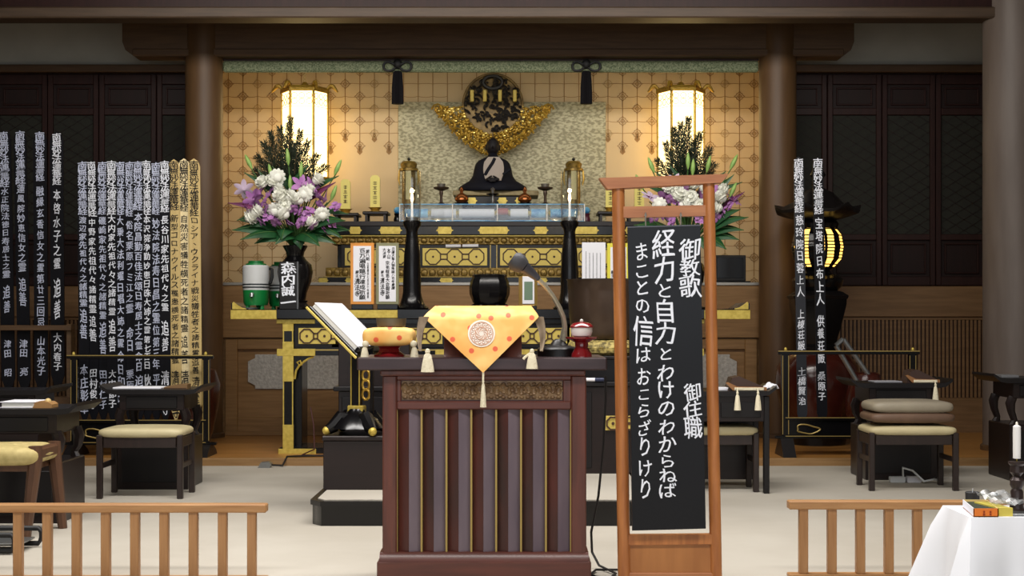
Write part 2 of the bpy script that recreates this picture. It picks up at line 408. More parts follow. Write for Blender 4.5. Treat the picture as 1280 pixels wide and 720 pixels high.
# ------------------------------------------------------------------ the setting
struct('floor', MB().box(-6.6, 6.6, -3, 11.58, -.12, 0), M_carpet, label='beige grey carpet of the hall')
struct('trim_1', MB().box(-6.6, 6.6, 11.58, 11.64, -.12, .062, .006), M_edge, label='wooden edge of the raised floor')
dais = sroot('floor_2', 'raised wooden floor in front of the altar', (0, 11.64, 0))
for i in range(12):
    MB().box(-6.6, 6.6, 11.64+i*.3, 11.937+i*.3, -.12, .06, .002).build('plank', M_daisfloor, dais)
struct('ceiling', MB().box(-6.6, 6.6, -3, 16, 4.7, 4.85), M_ceil, label='dark ceiling above the hall')
for nm, b in (('wall_left', (-6.7, -6.6, -3, 16)), ('wall_right', (6.6, 6.7, -3, 16)), ('wall_front', (-6.6, 6.6, -3.1, -3))):
    struct(nm, MB().box(b[0], b[1], b[2], b[3], -.1, 4.8), M_hallwall, label='plain wall of the hall')
# header beams above the opening of the sanctuary
YB = 12.2
h = sroot('trim_2', 'long header beam across the top of the sanctuary', (0, YB, Z(22, YB)))
MB().box(-6.6, X(1231, YB)+.1, YB, YB+.25, Z(22, YB), Z(8, YB), .012).build('lower_beam', M_header, h)
MB().box(-6.6, 6.6, YB+.03, YB+.2, Z(8, YB), 4.7).build('upper_board', M_dwood, h)
# side bays behind: plaster band, rail, door leaves, wainscot
YW = 14.3
def door_leaf(n, x0, x1, zb, zt, label):
    d = sroot('door_%d' % n, label, ((x0+x1)/2, YW, zb))
    w = .055; zt1 = zt-.1; zp = zt1-.24; zl = zb+.52
    fr = MB()
    for a, b_ in ((x0+.004, x0+w), (x1-w, x1-.004)): fr.box(a, b_, YW-.05, YW, zb, zt, .006)
    fr.build('door_stile', M_dwood, d)
    for z0, z1 in ((zt-.1, zt), (zp-.07, zp), (zl-.06, zl), (zb, zb+.09)):
        MB().box(x0+w, x1-w, YW-.045, YW, z0, z1, .005).build('door_rail', M_dwood, d)
    def raised(z0, z1):
        p = MB().box(x0+w, x1-w, YW-.012, YW, z0, z1).build('door_panel', M_dpanel, d)
        q = MB(); a, b_ = x0+w+.04, x1-w-.04
        q.box(a, b_, YW-.035, YW-.01, z1-.045, z1-.03, .004); q.box(a, b_, YW-.035, YW-.01, z0+.03, z0+.045, .004)
        q.box(a, a+.015, YW-.035, YW-.01, z0+.045, z1-.045, .004); q.box(b_-.015, b_, YW-.035, YW-.01, z0+.045, z1-.045, .004)
        q.build('panel_moulding', M_dwood, p)
    raised(zp, zt-.1); raised(zb+.09, zl-.06)
    lat = MB().box(x0+w, x1-w, YW-.012, YW, zl, zp-.07).build('lattice_panel', M_dcloth, d)
    ln = MB(); W_ = x1-x0-2*w; H_ = zp-.07-zl; ax = x0+w
    for k in range(-8, 22):                       # woven diagonal lattice
        for sgn in (1, -1):
            pts = []
            for t in range(0, 41):
                u = t/40; xx = ax+W_*u; zz = zl+k*.11+sgn*u*W_*.62+(0 if sgn > 0 else .3)
                if zl < zz < zp-.07: pts.append((xx, YW-.016, zz))
            if len(pts) > 2: ln.tube([pts[0], pts[-1]], .0035, 4)
    stuff(ln.build('lattice', M_dpanel, lat))
def bay(side, xs, zb, nd):
    a, b_ = xs[0]+(.3 if side.endswith('right') else 0), xs[-1]-(0 if side.endswith('right') else .3)
    wl = sroot('wall_%s' % side, 'dark side bay beside the altar', ((a+b_)/2, YW, .06))
    MB().box(a-.3, b_+.3, YW, YW+.1, .06, 4.7).build('backing', M_dwood, wl)
    MB().box(a-.3, b_+.3, YW-.02, YW, Z(84, YW), 4.7).build('plaster_band', M_plaster, wl)
    MB().box(a-.3, b_+.3, YW-.12, YW, Z(92.5, YW), Z(83, YW), .008).build('tie_rail', M_hwoodh, wl)
    MB().box(a-.3, b_+.3, YW-.07, YW, Z(396, YW), Z(358, YW), .006).build('middle_rail', M_wains, wl)
    MB().box(a-.3, b_+.3, YW-.03, YW, Z(545, YW), Z(497, YW), .006).build('lower_board', M_wains, wl)
    MB().box(a-.3, b_+.3, YW-.04, YW, Z(400, YW), Z(396, YW), .003).build('slat_top_rail', M_wains, wl)
    MB().box(a-.3, b_+.3, YW-.015, YW-.002, Z(497, YW), Z(400, YW)).build('slat_backing', M_dwood, wl)
    sl = MB(); x = a-.3
    while x < b_+.3: sl.box(x, x+.024, YW-.035, YW-.015, Z(497, YW), Z(400, YW)); x += .0407
    stuff(sl.build('slats', M_wains, wl))
    for i in range(len(xs)-1): door_leaf(nd+i, xs[i], xs[i+1], zb, Z(94, YW), 'dark wooden door leaf with small top panel and lattice')
zb = Z(357, YW)
bay('back_right', [X(p, YW) for p in (966, 1033, 1101, 1168, 1234)], zb, 1)
bay('back_left', [X(p, YW) for p in (-74, -6, 61, 125, 197, 262)], zb, 5)

# pillars and the main beam
YP = 13.7
def pillar(px, label):
    p = sroot('pillar', label, (X(px, YP), YP, .06))
    MB().lathe(X(px, YP), YP, [(.18, .06), (.18, Z(20, YP))], 40).build('shaft', M_pillar, p)
    MB().lathe(X(px, YP), YP, [(.2, .06), (.2, .1), (.185, .11)], 40).build('base_ring', M_hwoodh, p)
pillar(255, 'round wooden pillar left of the altar alcove'); pillar(972, 'round wooden pillar right of the altar alcove')
YQ = 12.35; rq = .27
p = sroot('pillar', 'large round pillar at the right end of the sanctuary', (X(1230, YQ)+rq, YQ, .0))
MB().lathe(X(1230, YQ)+rq, YQ, [(rq, .0), (rq, 4.7)], 48).build('shaft', M_pillarcool, p)
MB().lathe(X(1230, YQ)+rq, YQ, [(rq+.02, .06), (rq+.02, .1), (rq+.006, .11)], 48).build('base_ring', M_hwoodh, p)
bm_ = sroot('trim_3', 'thick tie beam through both altar pillars with rounded ends', (0, YP, Z(73, YP)))
zt_, zb_ = Z(24, YP), Z(73, YP)
def beam_profile(x0, x1): return [(x0, zt_), (x0, zb_+.14), (x0+.03, zb_+.06), (x0+.11, zb_), (x1-.11, zb_), (x1-.03, zb_+.06), (x1, zb_+.14), (x1, zt_)]
MB().prism(beam_profile(X(157, YP), X(1064, YP)), YP-.12, YP+.12).build('beam', M_hwoodh, bm_)
MB().box(X(170, YP), X(1051, YP), YP-.132, YP-.11, zb_+.004, zb_+.07, .01).build('lower_fillet', M_hwoodh, bm_)
MB().box(X(225, YP), X(1000, YP), YP-.1, YP+.1, zt_, 4.7).build('upper_wall', M_plaster, bm_)

# alcove: gold back wall, pale centre hanging, side returns, raised altar shelf
YG = 15.3; XA = X(614, YG)
gw = sroot('wall_back', 'gold papered back wall of the altar alcove', (XA, YG, 1.5))
MB().box(XA-3.0, XA+3.0, YG, YG+.1, .06, 4.7).build('wall_surface', M_gwall, gw)
lines = MB(); nodesd = MB(); nodesl = MB(); pend = MB()
pitx, pitz = 18.25*YG/F, 15.5*YG/F; z0 = Z(91, YG); yy = YG-.004
def wide(c):                                     # how many rows hang in column c
    d = abs(c)
    if d <= 6: return 1+max(0, d-2)
    if d <= 11: return 5+(d % 2)
    return 16
ncol = 20
for c in range(-ncol, ncol+1):
    x = XA+c*pitx; rows = wide(c)
    zend = z0-(rows+.4)*pitz
    lines.box(x-.0042, x+.0042, yy, YG+.001, zend, z0+.6)
    if rows < 12 and abs(c) > 5:
        pend.prism([(x-.012, zend+.07), (x+.012, zend+.07), (x+.03, zend), (x, zend-.03), (x-.03, zend)], yy, YG+.001)
    for r in range(-2, rows+1):
        z = z0-(r+.9)*pitz
        if c < ncol and r < min(wide(c), wide(c+1)):
            sag = .012
            lines.tube([(x+pitx*t, YG-.001, z-sag*(1-(2*t-1)**2)*(1 if (r % 2) else -.4)) for t in (0, .25, .5, .75, 1)], .0036, 4)
        if (c+r) % 2 == 0 and abs(c) > 6:
            q = nodesd if (c+2*r) % 4 else nodesl
            q.tube([(x+.058*math.cos(a)*(1 if i % 4 == 0 else (.62 if i % 2 else .74)), yy, z+.058*math.sin(a)*(1 if i % 4 == 0 else (.62 if i % 2 else .74))) for i, a in enumerate([k*math.pi/8 for k in range(16)])], .0048, 4, closed=True)
            q.tube([(x+.02*math.cos(a), yy, z+.02*math.sin(a)) for a in [k*math.pi/4 for k in range(8)]], .0045, 4, closed=True)
M_gl = mat('gold_wall_line', (150, 114, 62), 0.5, .2); M_gn = mat('gold_wall_rosette', (140, 104, 54), 0.5, .2); M_gn2 = mat('gold_wall_rosette_pale', (176, 146, 92), 0.5, .2)
stuff(lines.build('chain_lines', M_gl, gw)); stuff(nodesd.build('rosettes', M_gn, gw)); stuff(nodesl.build('pale_rosettes', M_gn2, gw)); stuff(pend.build('pendants', M_gn, gw))
MB().box(X(498, YG), X(757, YG), YG-.03, YG-.006, 1.5, Z(128, YG), .003).build('centre_panel', M_mottle, gw)
for sx in (-1, 1):
    struct('wall_left_alcove' if sx < 0 else 'wall_right_alcove', MB().box(XA+sx*2.94, XA+sx*2.98, 14.2, YG, .06, 4.6), M_gwall, label='short return wall of the altar alcove')
YS = 13.92
sh = sroot('wall_altar_base', 'panelled wooden front of the raised altar platform', (XA, YS, .06))
xl, xr = X(262, YS), X(966, YS); zs = Z(353, YS)
MB().box(xl, xr, YS+.02, YG, .06, zs-.03).build('core', M_altwood, sh)
MB().box(xl, xr, YS-.03, YS+.1, zs-.03, zs, .004).build('edge_strip', M_strip, sh)
MB().box(xl, xr, YS+.1, YG, zs-.03, zs-.001).build('platform_top', M_lacqs, sh)
MB().box(xl, xr, YS-.03, YS+.02, Z(422, YS), zs-.035, .004).build('upper_board', M_altwood, sh)
for a, b_ in ((282, 612), (616, 946)):
    fr = MB()
    xa, xb = X(a, YS), X(b_, YS); za, zc = Z(541, YS), Z(424, YS)
    for q in ((xa, xa+.12, za, zc), (xb-.12, xb, za, zc), (xa+.12, xb-.12, zc-.1, zc), (xa+.12, xb-.12, za, za+.16)):
        MB().box(q[0], q[1], YS-.025, YS+.02, q[2], q[3], .006).build('panel_frame', M_altwood if q[1]-q[0] < .2 else M_altwood, sh)
    def notch(x0, x1, z0, z1, n):
        return [(x0+n, z0), (x0+n, z0+n*.5), (x0, z0+n), (x0, z1-n), (x0+n, z1-n*.5), (x0+n, z1), (x1-n, z1), (x1-n, z1-n*.5), (x1, z1-n), (x1, z0+n), (x1-n, z0+n*.5), (x1-n, z0)]
    MB().prism(notch(X(310 if a < 500 else 645, YS), X(583 if a < 500 else 921, YS), Z(486, YS), Z(443, YS), .07), YS-.0, YS+.025).build('metal_plate', M_silver, sh)
MB().box(xl, xr, YS-.04, YS+.02, .06, Z(539, YS)-.0, .004).build('base_rail', M_altwood, sh)

# ------------------------------------------------------------------ valance roll with tassels, hanging lanterns
YV = 13.74
t = thing('valance', 'green gold brocade roll hung under the thick tie beam', 'valance', (X(613, YV), YV, Z(91, YV)))
MB().box(X(279, YV), X(948, YV), YV-.03, YV+.03, Z(90.5, YV), Z(76.5, YV), .016).build('brocade_roll', M_green, t)
MB().box(X(279, YV), X(948, YV), YV-.012, YV+.012, Z(76.5, YV), Z(73, YV)).build('hanging_strip', M_dwood, t)
for px, lab in ((497.5, 'dark tassel with bow loops on the green roll, nearer the gold mandala\'s left'), (732.5, 'dark tassel with bow loops on the green roll, right of the gold mandala')):
    x = X(px, YV); y = YV-.05
    t = thing('tassel', lab, 'tassel', (x, y, Z(131, YV)))
    b = MB()
    for s in (-1, 1):
        pts = [(x, y, Z(83, YV))]
        for k in range(1, 10):
            a = k/10*math.pi
            pts.append((x+s*.155*math.sin(a/1.0)*(.55+.45*math.sin(a/2)), y-.01, Z(83, YV)+.045*math.sin(2*a-.3)-.01))
        b.tube(pts, .012, 6, closed=True)
    b.build('bow_loop', M_rub, t)
    MB().ball((x, y, Z(81, YV)), .045, .035, .05, 10, 8).tube([(x, y, Z(81, YV)), (x, y, Z(75, YV))], .015, 6).build('knot', M_rub, t)
    s = MB(); n = 26; r0, r1 = .046, .056
    prof = [(.03, Z(90, YV)), (r0, Z(92, YV)), (r1, Z(110, YV)), (r1+.002, Z(131, YV))]
    vs = []; fs = []
    for i, (r, z) in enumerate(prof):
        for k in range(n*2): a = math.pi*k/n; q = r*(1 if k % 2 else .9); vs.append((x+q*math.cos(a), y+q*math.sin(a)*.8, z))
    for i in range(3):
        for k in range(n*2): fs.append((i*n*2+k, (i+1)*n*2+k, (i+1)*n*2+(k+1) % (n*2), i*n*2+(k+1) % (n*2)))
    fs.append(tuple(range(n*2))); fs.append(tuple(range(3*n*2, 4*n*2))[::-1])
    s.add(vs, fs); s.build('fringe', mat('dark_purple_fringe', (16, 13, 17), .8, spec=.2), t)

YL = 14.75
def hanging_lantern(px, lab):
    x = X(px, YL); zt = Z(117, YL); zb = Z(222, YL); r = 28.5*YL/F
    t = thing('hanging_lantern', lab, 'lantern', (x, YL, zb))
    ang = [math.pi/6+math.pi/3*k for k in range(6)]          # flat faces turned so that one faces front
    ang = [k*math.pi/3 for k in range(6)]
    c = [(x+r*math.cos(a), YL+r*math.sin(a)) for a in ang]
    for k in range(6):
        (xa, ya), (xb, yb) = c[k], c[(k+1) % 6]
        MB().add([(xa, ya, zb), (xb, yb, zb), (xb, yb, zt), (xa, ya, zt)] + [(xa*.985+x*.015, ya*.985+YL*.015, zb), (xb*.985+x*.015, yb*.985+YL*.015, zb), (xb*.985+x*.015, yb*.985+YL*.015, zt), (xa*.985+x*.015, ya*.985+YL*.015, zt)],
                 [(0, 1, 2, 3), (7, 6, 5, 4), (1, 0, 4, 5), (3, 2, 6, 7)]).build('pane', M_pane, t)
        MB().tube([(xa, ya, zb-.02), (xa, ya, zt+.04)], .014, 6).build('frame_bar', M_gold, t)
        lat = MB()                                            # cut-out lattice over the top and foot of each pane
        nx, ny = (xa+xb)/2-x, (ya+yb)/2-YL; l = math.hypot(nx, ny); nx, ny = nx/l*.006, ny/l*.006
        for u in (.18, .5, .82):
            for z in (zt-.05, zt-.11):
                cx_, cy_ = xa+(xb-xa)*u+nx, ya+(yb-ya)*u+ny; dx, dy = (xb-xa)/2/r*2, (yb-ya)/2/r*2
                dl = math.hypot(dx, dy); dx, dy = dx/dl, dy/dl
                lat.tube([(cx_+dx*.03*math.cos(a), cy_+dy*.03*math.cos(a), z+.03*math.sin(a)) for a in [q*math.pi/4 for q in range(8)]], .004, 4, closed=True)
        for z in (zt-.16, zt-.46):
            lat.tube([(xa+nx, ya+ny, z), (xb+nx, yb+ny, z)], .003, 4)
        stuff(lat.build('pane_lattice', M_gold, t))
    for z, rr in ((zb-.015, r+.02), (zt+.015, r+.02)):
        MB().lathe(x, YL, [(rr, z-.018), (rr, z+.018)], 6).build('rim', M_gold, t)
    MB().lathe(x, YL, [(r*1.1, zt+.03), (r*1.02, zt+.055), (r*.8, zt+.065), (r*.2, zt+.085), (.02, zt+.12)], 6).build('roof', M_gold, t)
    for k, a in enumerate(ang):
        q = MB(); pts = []
        for i in range(7):
            u = i/6; d = r*(1.0+.45*u); pts.append((x+d*math.cos(a), YL+d*math.sin(a), zt+.045+.035*math.sin(u*4.2)-.0*u))
        q.tube(pts, [.016, .02, .024, .024, .02, .014, .008], 6); q.build('curled_eave', M_gold, t)
    ch = MB(); z = zt+.1
    while z < 4.69: ch.tube([(x+.012*math.cos(a), YL, z+.02*math.sin(a)) for a in [q*math.pi/3 for q in range(6)]], .004, 4, closed=True); z += .034
    stuff(ch.build('chain', M_goldline, t))
    return t
hanging_lantern(381, 'glowing gold hexagonal lantern hanging behind the left flower arrangement')
hanging_lantern(851, 'glowing gold hexagonal lantern hanging behind the right flower arrangement')

# ------------------------------------------------------------------ main altar (stepped dais)
YA = 14.2; A0 = 615.0
t = thing('altar', 'stepped black lacquer altar with gold octagon panels and fittings', 'altar', (X(A0, YA), YA+.3, zs))
DEEP = YG-.1
def hw(mb, w, py0, py1, Y, c=.004): return mb.box(X(A0-w, Y), X(A0+w, Y), Y, DEEP, Z(py1, Y), Z(py0, Y), c)
MB().box(X(A0-217, YA-.02), X(A0+217, YA-.02), YA-.02, DEEP, zs+.002, Z(346.5, YA-.02), .004).build('base_moulding', M_lacq, t)
hw(MB(), 208, 334.5, 346.5, YA+.02).build('lotus_backing', M_goldold, t)
for k in range(42):
    x = X(A0-204+k*9.95, YA)
    MB().ball((x, YA+.02, Z(341, YA)), .036, .022, .042, 8, 6).build('carved_petal', M_goldold, t)
hw(MB(), 211, 345.3, 347.5, YA+.0).build('gold_edge', M_goldline, t)
body = hw(MB(), 193, 305.5, 334.5, YA+.05).build('body', M_lacq, t)
hw(MB(), 200, 295.5, 305.5, YA+.02).build('carved_cornice', M_goldold, t)
for k in range(40):
    x = X(A0-195+k*10, YA)
    MB().ball((x, YA+.02, Z(300.5, YA)), .037, .02, .032, 8, 6).build('cornice_leaf', M_goldold, t)
hw(MB(), 203, 293.5, 295.6, YA-.02).build('gold_edge', M_goldlit, t)
hw(MB(), 208, 282.5, 293.5, YA-.04).build('upper_moulding', M_lacq, t)
hw(MB(), 206, 276.5, 282.5, YA-.0).build('top_deck', M_dkbrown, t)
def octpanel(x0, x1, py0, py1, Y, parent, n, frame=True):
    """gold panel with a row of outlined octagons linked by small squares"""
    f = MB()
    if frame: f.pbox(x0-4.5, x1+4.5, py0-4, py1+4, Y-.012, .02, .002).build('panel_border', M_lacqs, parent)
    p = MB().pbox(x0, x1, py0, py1, Y-.02, .02, .002).build('gold_panel', M_goldlit, parent)
    l = MB(); d = MB(); y = Y-.023; pc = (py0+py1)/2; ro = min((py1-py0)*.46, (x1-x0)/n*.45)
    st = (x1-x0)/n
    for k in range(n):
        c = x0+st*(k+.5)
        l.tube([(X(c+ro*math.cos(a), Y), y, Z(pc+ro*math.sin(a), Y)) for a in [math.pi/8+q*math.pi/4 for q in range(8)]], .0085, 4, closed=True)
        d.lathe(0, 0, [(.011, 0), (.011, .012)], 8); 
        for v in d.v[-16:]: v.x, v.y, v.z = v.x+X(c, Y), y-.004+v.z*.5, v.y+Z(pc, Y)
        for s in ((0, 1) if k < n-1 else ()):
            z = Z(pc+(-3.2 if s else 3.2), Y); l.tube([(X(c+ro*.95, Y), y, z), (X(c+st-ro*.95, Y), y, z)], .0085, 4)
        if k in (0, n-1):
            e = x0+2.5 if k == 0 else x1-2.5; q = c-ro*.95 if k == 0 else c+ro*.95
            if abs(e-q) > 2.5: l.tube([(X(q, Y), y, Z(pc-3.2, Y)), (X(e, Y), y, Z(pc-3.2, Y)), (X(e, Y), y, Z(pc+3.2, Y)), (X(q, Y), y, Z(pc+3.2, Y))], .0085, 4)
    l.build('octagon_lines', M_line, p); d.build('octagon_studs', M_line, p)
for c in (471.5, 568.5, 665.5, 760): octpanel(c-40.5, c+40.5, 310, 332, YA+.05, t, 3)
for c in (520, 617, 713):
    MB().pbox(c-4, c+4, 306, 335, YA+.02, .03, .004).build('bay_post', M_lacq, t)
    for s in (-4, 4): MB().pbox(c+s-.6, c+s+.6, 306, 335, YA+.015, .01, .0).build('gold_line', M_goldline, t)
def fitting(px, py, w, h, Y, parent, m=M_brass):
    x0, x1, z0, z1 = X(px-w/2, Y), X(px+w/2, Y), Z(py+h/2, Y), Z(py-h/2, Y); n = (z1-z0)*.5; zm = (z0+z1)/2
    MB().prism([(x0, zm), (x0+n*.5, zm+n*.3), (x0+n*.7, z1), (x1-n*.7, z1), (x1-n*.5, zm+n*.3), (x1, zm), (x1-n*.5, zm-n*.3), (x1-n*.7, z0), (x0+n*.7, z0), (x0+n*.5, zm-n*.3)], Y-.012, Y+.004).build('metal_fitting', m, parent)
for c, w in ((444, 18), (488, 30), (556, 22), (617, 40), (676, 20), (732, 34), (790, 20)): fitting(c, 288, w, 9, YA-.04, t)
for c in (440, 500, 558, 617, 676, 734, 792): fitting(c, 350.5, 18, 6, YA-.02, t)
for c in (404, 826): fitting(c, 350.5, 14, 6, YA-.02, t)

# glass case on the altar with scrolls; blue rolls, mats and edges are painted-in reflections
Yc = YA+.0; zc0 = Z(277, Yc)
t = thing('glass_case', 'long low glass case on top of the black altar', 'display case', (X(615, Yc), Yc+.2, zc0))
x0, x1, zt_c = X(499, Yc), X(731, Yc), Z(255, Yc); y0, y1 = Yc+.02, Yc+.42
for nm, b in (('front_pane', (x0, x1, y0, y0+.005, zc0, zt_c)), ('rear_pane', (x0, x1, y1-.005, y1, zc0, zt_c)), ('side_pane', (x0, x0+.005, y0, y1, zc0, zt_c)), ('side_pane', (x1-.005, x1, y0, y1, zc0, zt_c)), ('top_pane', (x0, x1, y0, y1, zt_c-.006, zt_c))):
    MB().box(*b).build(nm, M_glass, t)
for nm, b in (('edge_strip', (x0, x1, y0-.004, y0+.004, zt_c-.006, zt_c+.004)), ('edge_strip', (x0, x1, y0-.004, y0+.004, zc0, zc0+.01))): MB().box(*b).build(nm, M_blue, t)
for px in (499, 565, 621, 683, 730): MB().pbox(px, px+1.3, 255, 277, Yc+.014, .01, 0).build('corner_post', M_strip, t)
def scroll(px0, px1, pyt, pyb, m, lab):
    y = Yc+.12; r = (pyb-pyt)/2*y/F; zc = Z((pyt+pyb)/2, y)
    r_ = thing('scroll', lab, 'scroll', (X((px0+px1)/2, y), y, zc-r))
    MB().tube([(X(px0, y), y, zc), (X(px1, y), y, zc)], r, 12).build('roll', m, r_)
    for e in (px0, px1): MB().ball((X(e, y), y, zc), r*.6, nu=8, nv=6).build('knob', M_brass, r_)
for a, b_, m, l in ((506, 535, M_blue, 'blue roll standing in for a reflection at the left end of the glass case'), (539, 570, M_white, 'white scroll roll in the glass case, second from its left end'), (574, 618, M_white, 'long white scroll roll left of the red wrapped one'), (638, 660, M_white, 'white scroll roll directly right of the red wrapped one'), (664, 682, M_blue, 'blue roll standing in for a reflection in the right half of the glass case'), (688, 722, M_blue, 'blue roll standing in for a reflection at the right end of the glass case')): scroll(a, b_, 261, 272.5, m, l)
scroll(622, 635, 260, 269, mat('red_wrap', (176, 66, 44), .6), 'short red wrapped scroll in the middle of the glass case')
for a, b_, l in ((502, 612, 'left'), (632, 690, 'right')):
    y = Yc+.1; tag(MB().box(X(a, y), X(b_, y), y, y+.22, zc0, zc0+.022, .004).build('reflection_mat', M_blue), 'blue mat standing in for a reflection in the %s part of the glass case' % l, 'mat')

# figure of the seated monk on its plinth
Ym = 14.72; xm = X(616, Ym)
t = thing('plinth', 'olive gold plinth carrying the seated black robed figure', 'plinth', (xm, Ym, Z(256, Ym)))
zp1 = Z(240, Ym)
MB().box(X(567, Ym), X(673, Ym), Ym-.16, Ym+.3, Z(246, Ym), zp1, .006).build('top_slab', mat('plinth_gold', (150, 134, 92), .5, .2, col2=(130, 112, 72), scale=20), t)
MB().box(X(578, Ym), X(662, Ym), Ym-.12, Ym+.28, Z(276.4, Ym), Z(246, Ym), .006).build('base', M_lacqs, t)
for px in (590, 628, 650): fitting(px, 251, 14, 8, Ym-.12, t)
st = thing('statue', 'seated monk statue in black robe with pale stole, below the mandala', 'statue', (xm, Ym, zp1))
s_ = Ym/F
secs = [(0, 41, 30), (2.5, 43, 31), (6, 42, 30), (10, 36, 26), (14, 29, 22), (20, 25, 18), (28, 23.5, 16), (35, 21.5, 14), (39, 18, 12.5), (42, 12, 10), (44, 7, 7.5), (46.5, 5.6, 6.2), (49, 6.0, 7.0), (52, 7.4, 8.6), (56, 8.2, 9.6), (60, 8.0, 9.6), (63, 6.6, 8.0), (65.3, 4.0, 5.0), (66.2, .5, .6)]
b = MB(); n = 28; vs = []; fs = []
for h_, a, d in secs:
    for k in range(n):
        an = 2*math.pi*k/n; fold = 1+(.03*math.sin(9*an) if h_ < 30 else 0)
        vs.append((xm+a*s_*math.cos(an)*fold, Ym+d*s_*math.sin(an)*fold*(1.0)-(.02 if h_ > 46 else 0), zp1+h_*s_))
for i in range(len(secs)-1):
    for k in range(n): fs.append((i*n+k, i*n+(k+1) % n, (i+1)*n+(k+1) % n, (i+1)*n+k))
fs.append(tuple(range(n))[::-1]); fs.append(tuple(range((len(secs)-1)*n, len(secs)*n)))
b.add(vs, fs); b.build('body', M_robe, st, 60)
zh = zp1+55*s_; yf = Ym-.02-9.4*s_
h_ = MB().ball((xm, Ym-.02-.4*s_, zh+1.2*s_), 8.45*s_, 9.9*s_, 11*s_, 16, 12)
h_.tube([(xm, yf+.004, zh+2*s_), (xm, yf-.012, zh-1.6*s_)], [.006, .013], 8)
for s in (-1, 1):
    h_.ball((xm+s*8.3*s_, Ym-.02, zh), 1.3*s_, 2*s_, 3.6*s_, 8, 6); h_.ball((xm+s*3.1*s_, yf+.010, zh+1.6*s_), 1.7*s_, 1.0*s_, .9*s_, 8, 6)
    h_.tube([(xm+s*1.4*s_, yf+.01, zh+3.6*s_), (xm+s*5*s_, yf+.018, zh+3.4*s_)], .006, 6)
h_.tube([(xm-2.4*s_, yf+.012, zh-4.3*s_), (xm+2.4*s_, yf+.012, zh-4.3*s_)], .006, 6)
h_.build('head', M_skin, st, 60)
def front_y(h):                                     # depth of the robe's front at height h (px)
    for (h0, a0, d0), (h1, a1, d1) in zip(secs, secs[1:]):
        if h0 <= h <= h1: return d0+(d1-d0)*(h-h0)/(h1-h0)
    return 6
def stole(u, v):
    h = 12+30*v; w = (9.5+3.0*math.sin(math.pi*v)+(v > .8)*0)*(1 if v < .8 else 1-.3*(v-.8)/.2); xx = (u*2-1)*w
    aa = 43 if h < 8 else (28 if h < 18 else 24)
    return (xm+xx*s_+.01, Ym-front_y(h)*math.sqrt(max(0, 1-(xx/aa)**2))*s_*1.05-.014, zp1+h*s_)
MB().sheet(stole, 10, 10, .012).build('stole', M_kesa, st, 60)
MB().tube([(stole(.6-.55*v, .95-.72*v)[0], stole(.6-.55*v, .95-.72*v)[1]-.012, stole(.6-.55*v, .95-.72*v)[2]) for v in (0, .25, .5, .75, 1)], .017, 6, flat=.5).build('stole_cord', M_robe, st)
hd = MB()
for s in (-1, 1):                                    # hands folded on the lap, thumb and four fingers each
    hd.ball((xm+s*.035, Ym-.215, zp1+13*s_), .038, .028, .022, 10, 8)
    for f in range(4): hd.tube([(xm+s*.03, Ym-.225-.006*f, zp1+(14.2-f*1.1)*s_), (xm-s*.0, Ym-.242-.005*f, zp1+(14-f*1.1)*s_), (xm-s*.022, Ym-.238-.004*f, zp1+(13.6-f*1.1)*s_)], [.009, .009, .007], 6)
    hd.tube([(xm+s*.04, Ym-.22, zp1+15*s_), (xm+s*.018, Ym-.238, zp1+16.6*s_), (xm+s*.003, Ym-.24, zp1+17*s_)], [.01, .009, .007], 6)
hd.build('hands', M_skin, st, 60)
MB().tube([(xm+.11, Ym-.23, zp1+19*s_), (xm+.19, Ym-.22, zp1+26*s_)], .016, 8).build('scroll_in_hand', M_robe, st)

# carved mandala with gold cloud crescent
Yh = 15.02; t = thing('mandala', 'round dark mandala carving above a crescent of gold clouds', 'altar carving', (X(616, Yh), Yh, Z(196, Yh)))
u = Yh/F; cx_, cz_ = X(616, Yh), Z(131, Yh)
disc = MB()
disc.prism([(cx_+37*u*math.cos(a)*(1 if math.sin(a) > 0 else 1), cz_+39*u*math.sin(a)) for a in [k*math.pi/20 for k in range(40)]], Yh+.03, Yh+.06); disc.build('backing_disc', mat('mandala_backing', (140, 114, 64), .5, .3, col2=(96, 76, 40), scale=12), t)
MB().tube([(cx_+37*u*math.cos(a), Yh+.03, cz_+39*u*math.sin(a)) for a in [k*math.pi/20 for k in range(40)]], .016, 8, closed=True).build('rim', mat('mandala_backing', (104, 84, 44)), t)
rr = random.Random(11); q = MB(); M_callig = mat('black_relief_writing', (24, 20, 18), .5)
for k in range(130):
    a = rr.uniform(0, 2*math.pi); d = math.sqrt(rr.random())*33
    x, z = cx_+d*u*math.cos(a), cz_+d*u*math.sin(a)*1.02; an = rr.choice([0, .3, 1.5, 1.6, 2.4, .9]); l = rr.uniform(5, 12)*u; cv = rr.uniform(-.8, .8)
    pts = []
    for i in range(6):
        pts.append((x, Yh+.0, z)); x += math.cos(an)*l/5; z += math.sin(an)*l/5; an += cv
    pts = [p for p in pts if ((p[0]-cx_)/u)**2+((p[2]-cz_)/u/1.05)**2 < 36.5**2]
    if len(pts) > 2: q.tube(pts, [.007+.007*math.sin(math.pi*(i+.5)/len(pts)) for i in range(len(pts))], 5)
stuff(q.build('writing_strokes', M_callig, t))
for px in (606, 625, 643.5, 661 if False else 590): MB().pbox(px-2.3, px+2.3, 112, 127, Yh-.02, .03, .006).build('gold_plaque', M_goldlit, t)
MB().tube([(cx_+12*u*math.cos(a), Yh-.0, Z(103, Yh)+8*u*math.sin(a)) for a in [k*math.pi/8 for k in range(16)]], .02, 6, closed=True).build('crest_ring', M_callig, t)
cl = MB(); hl = MB()
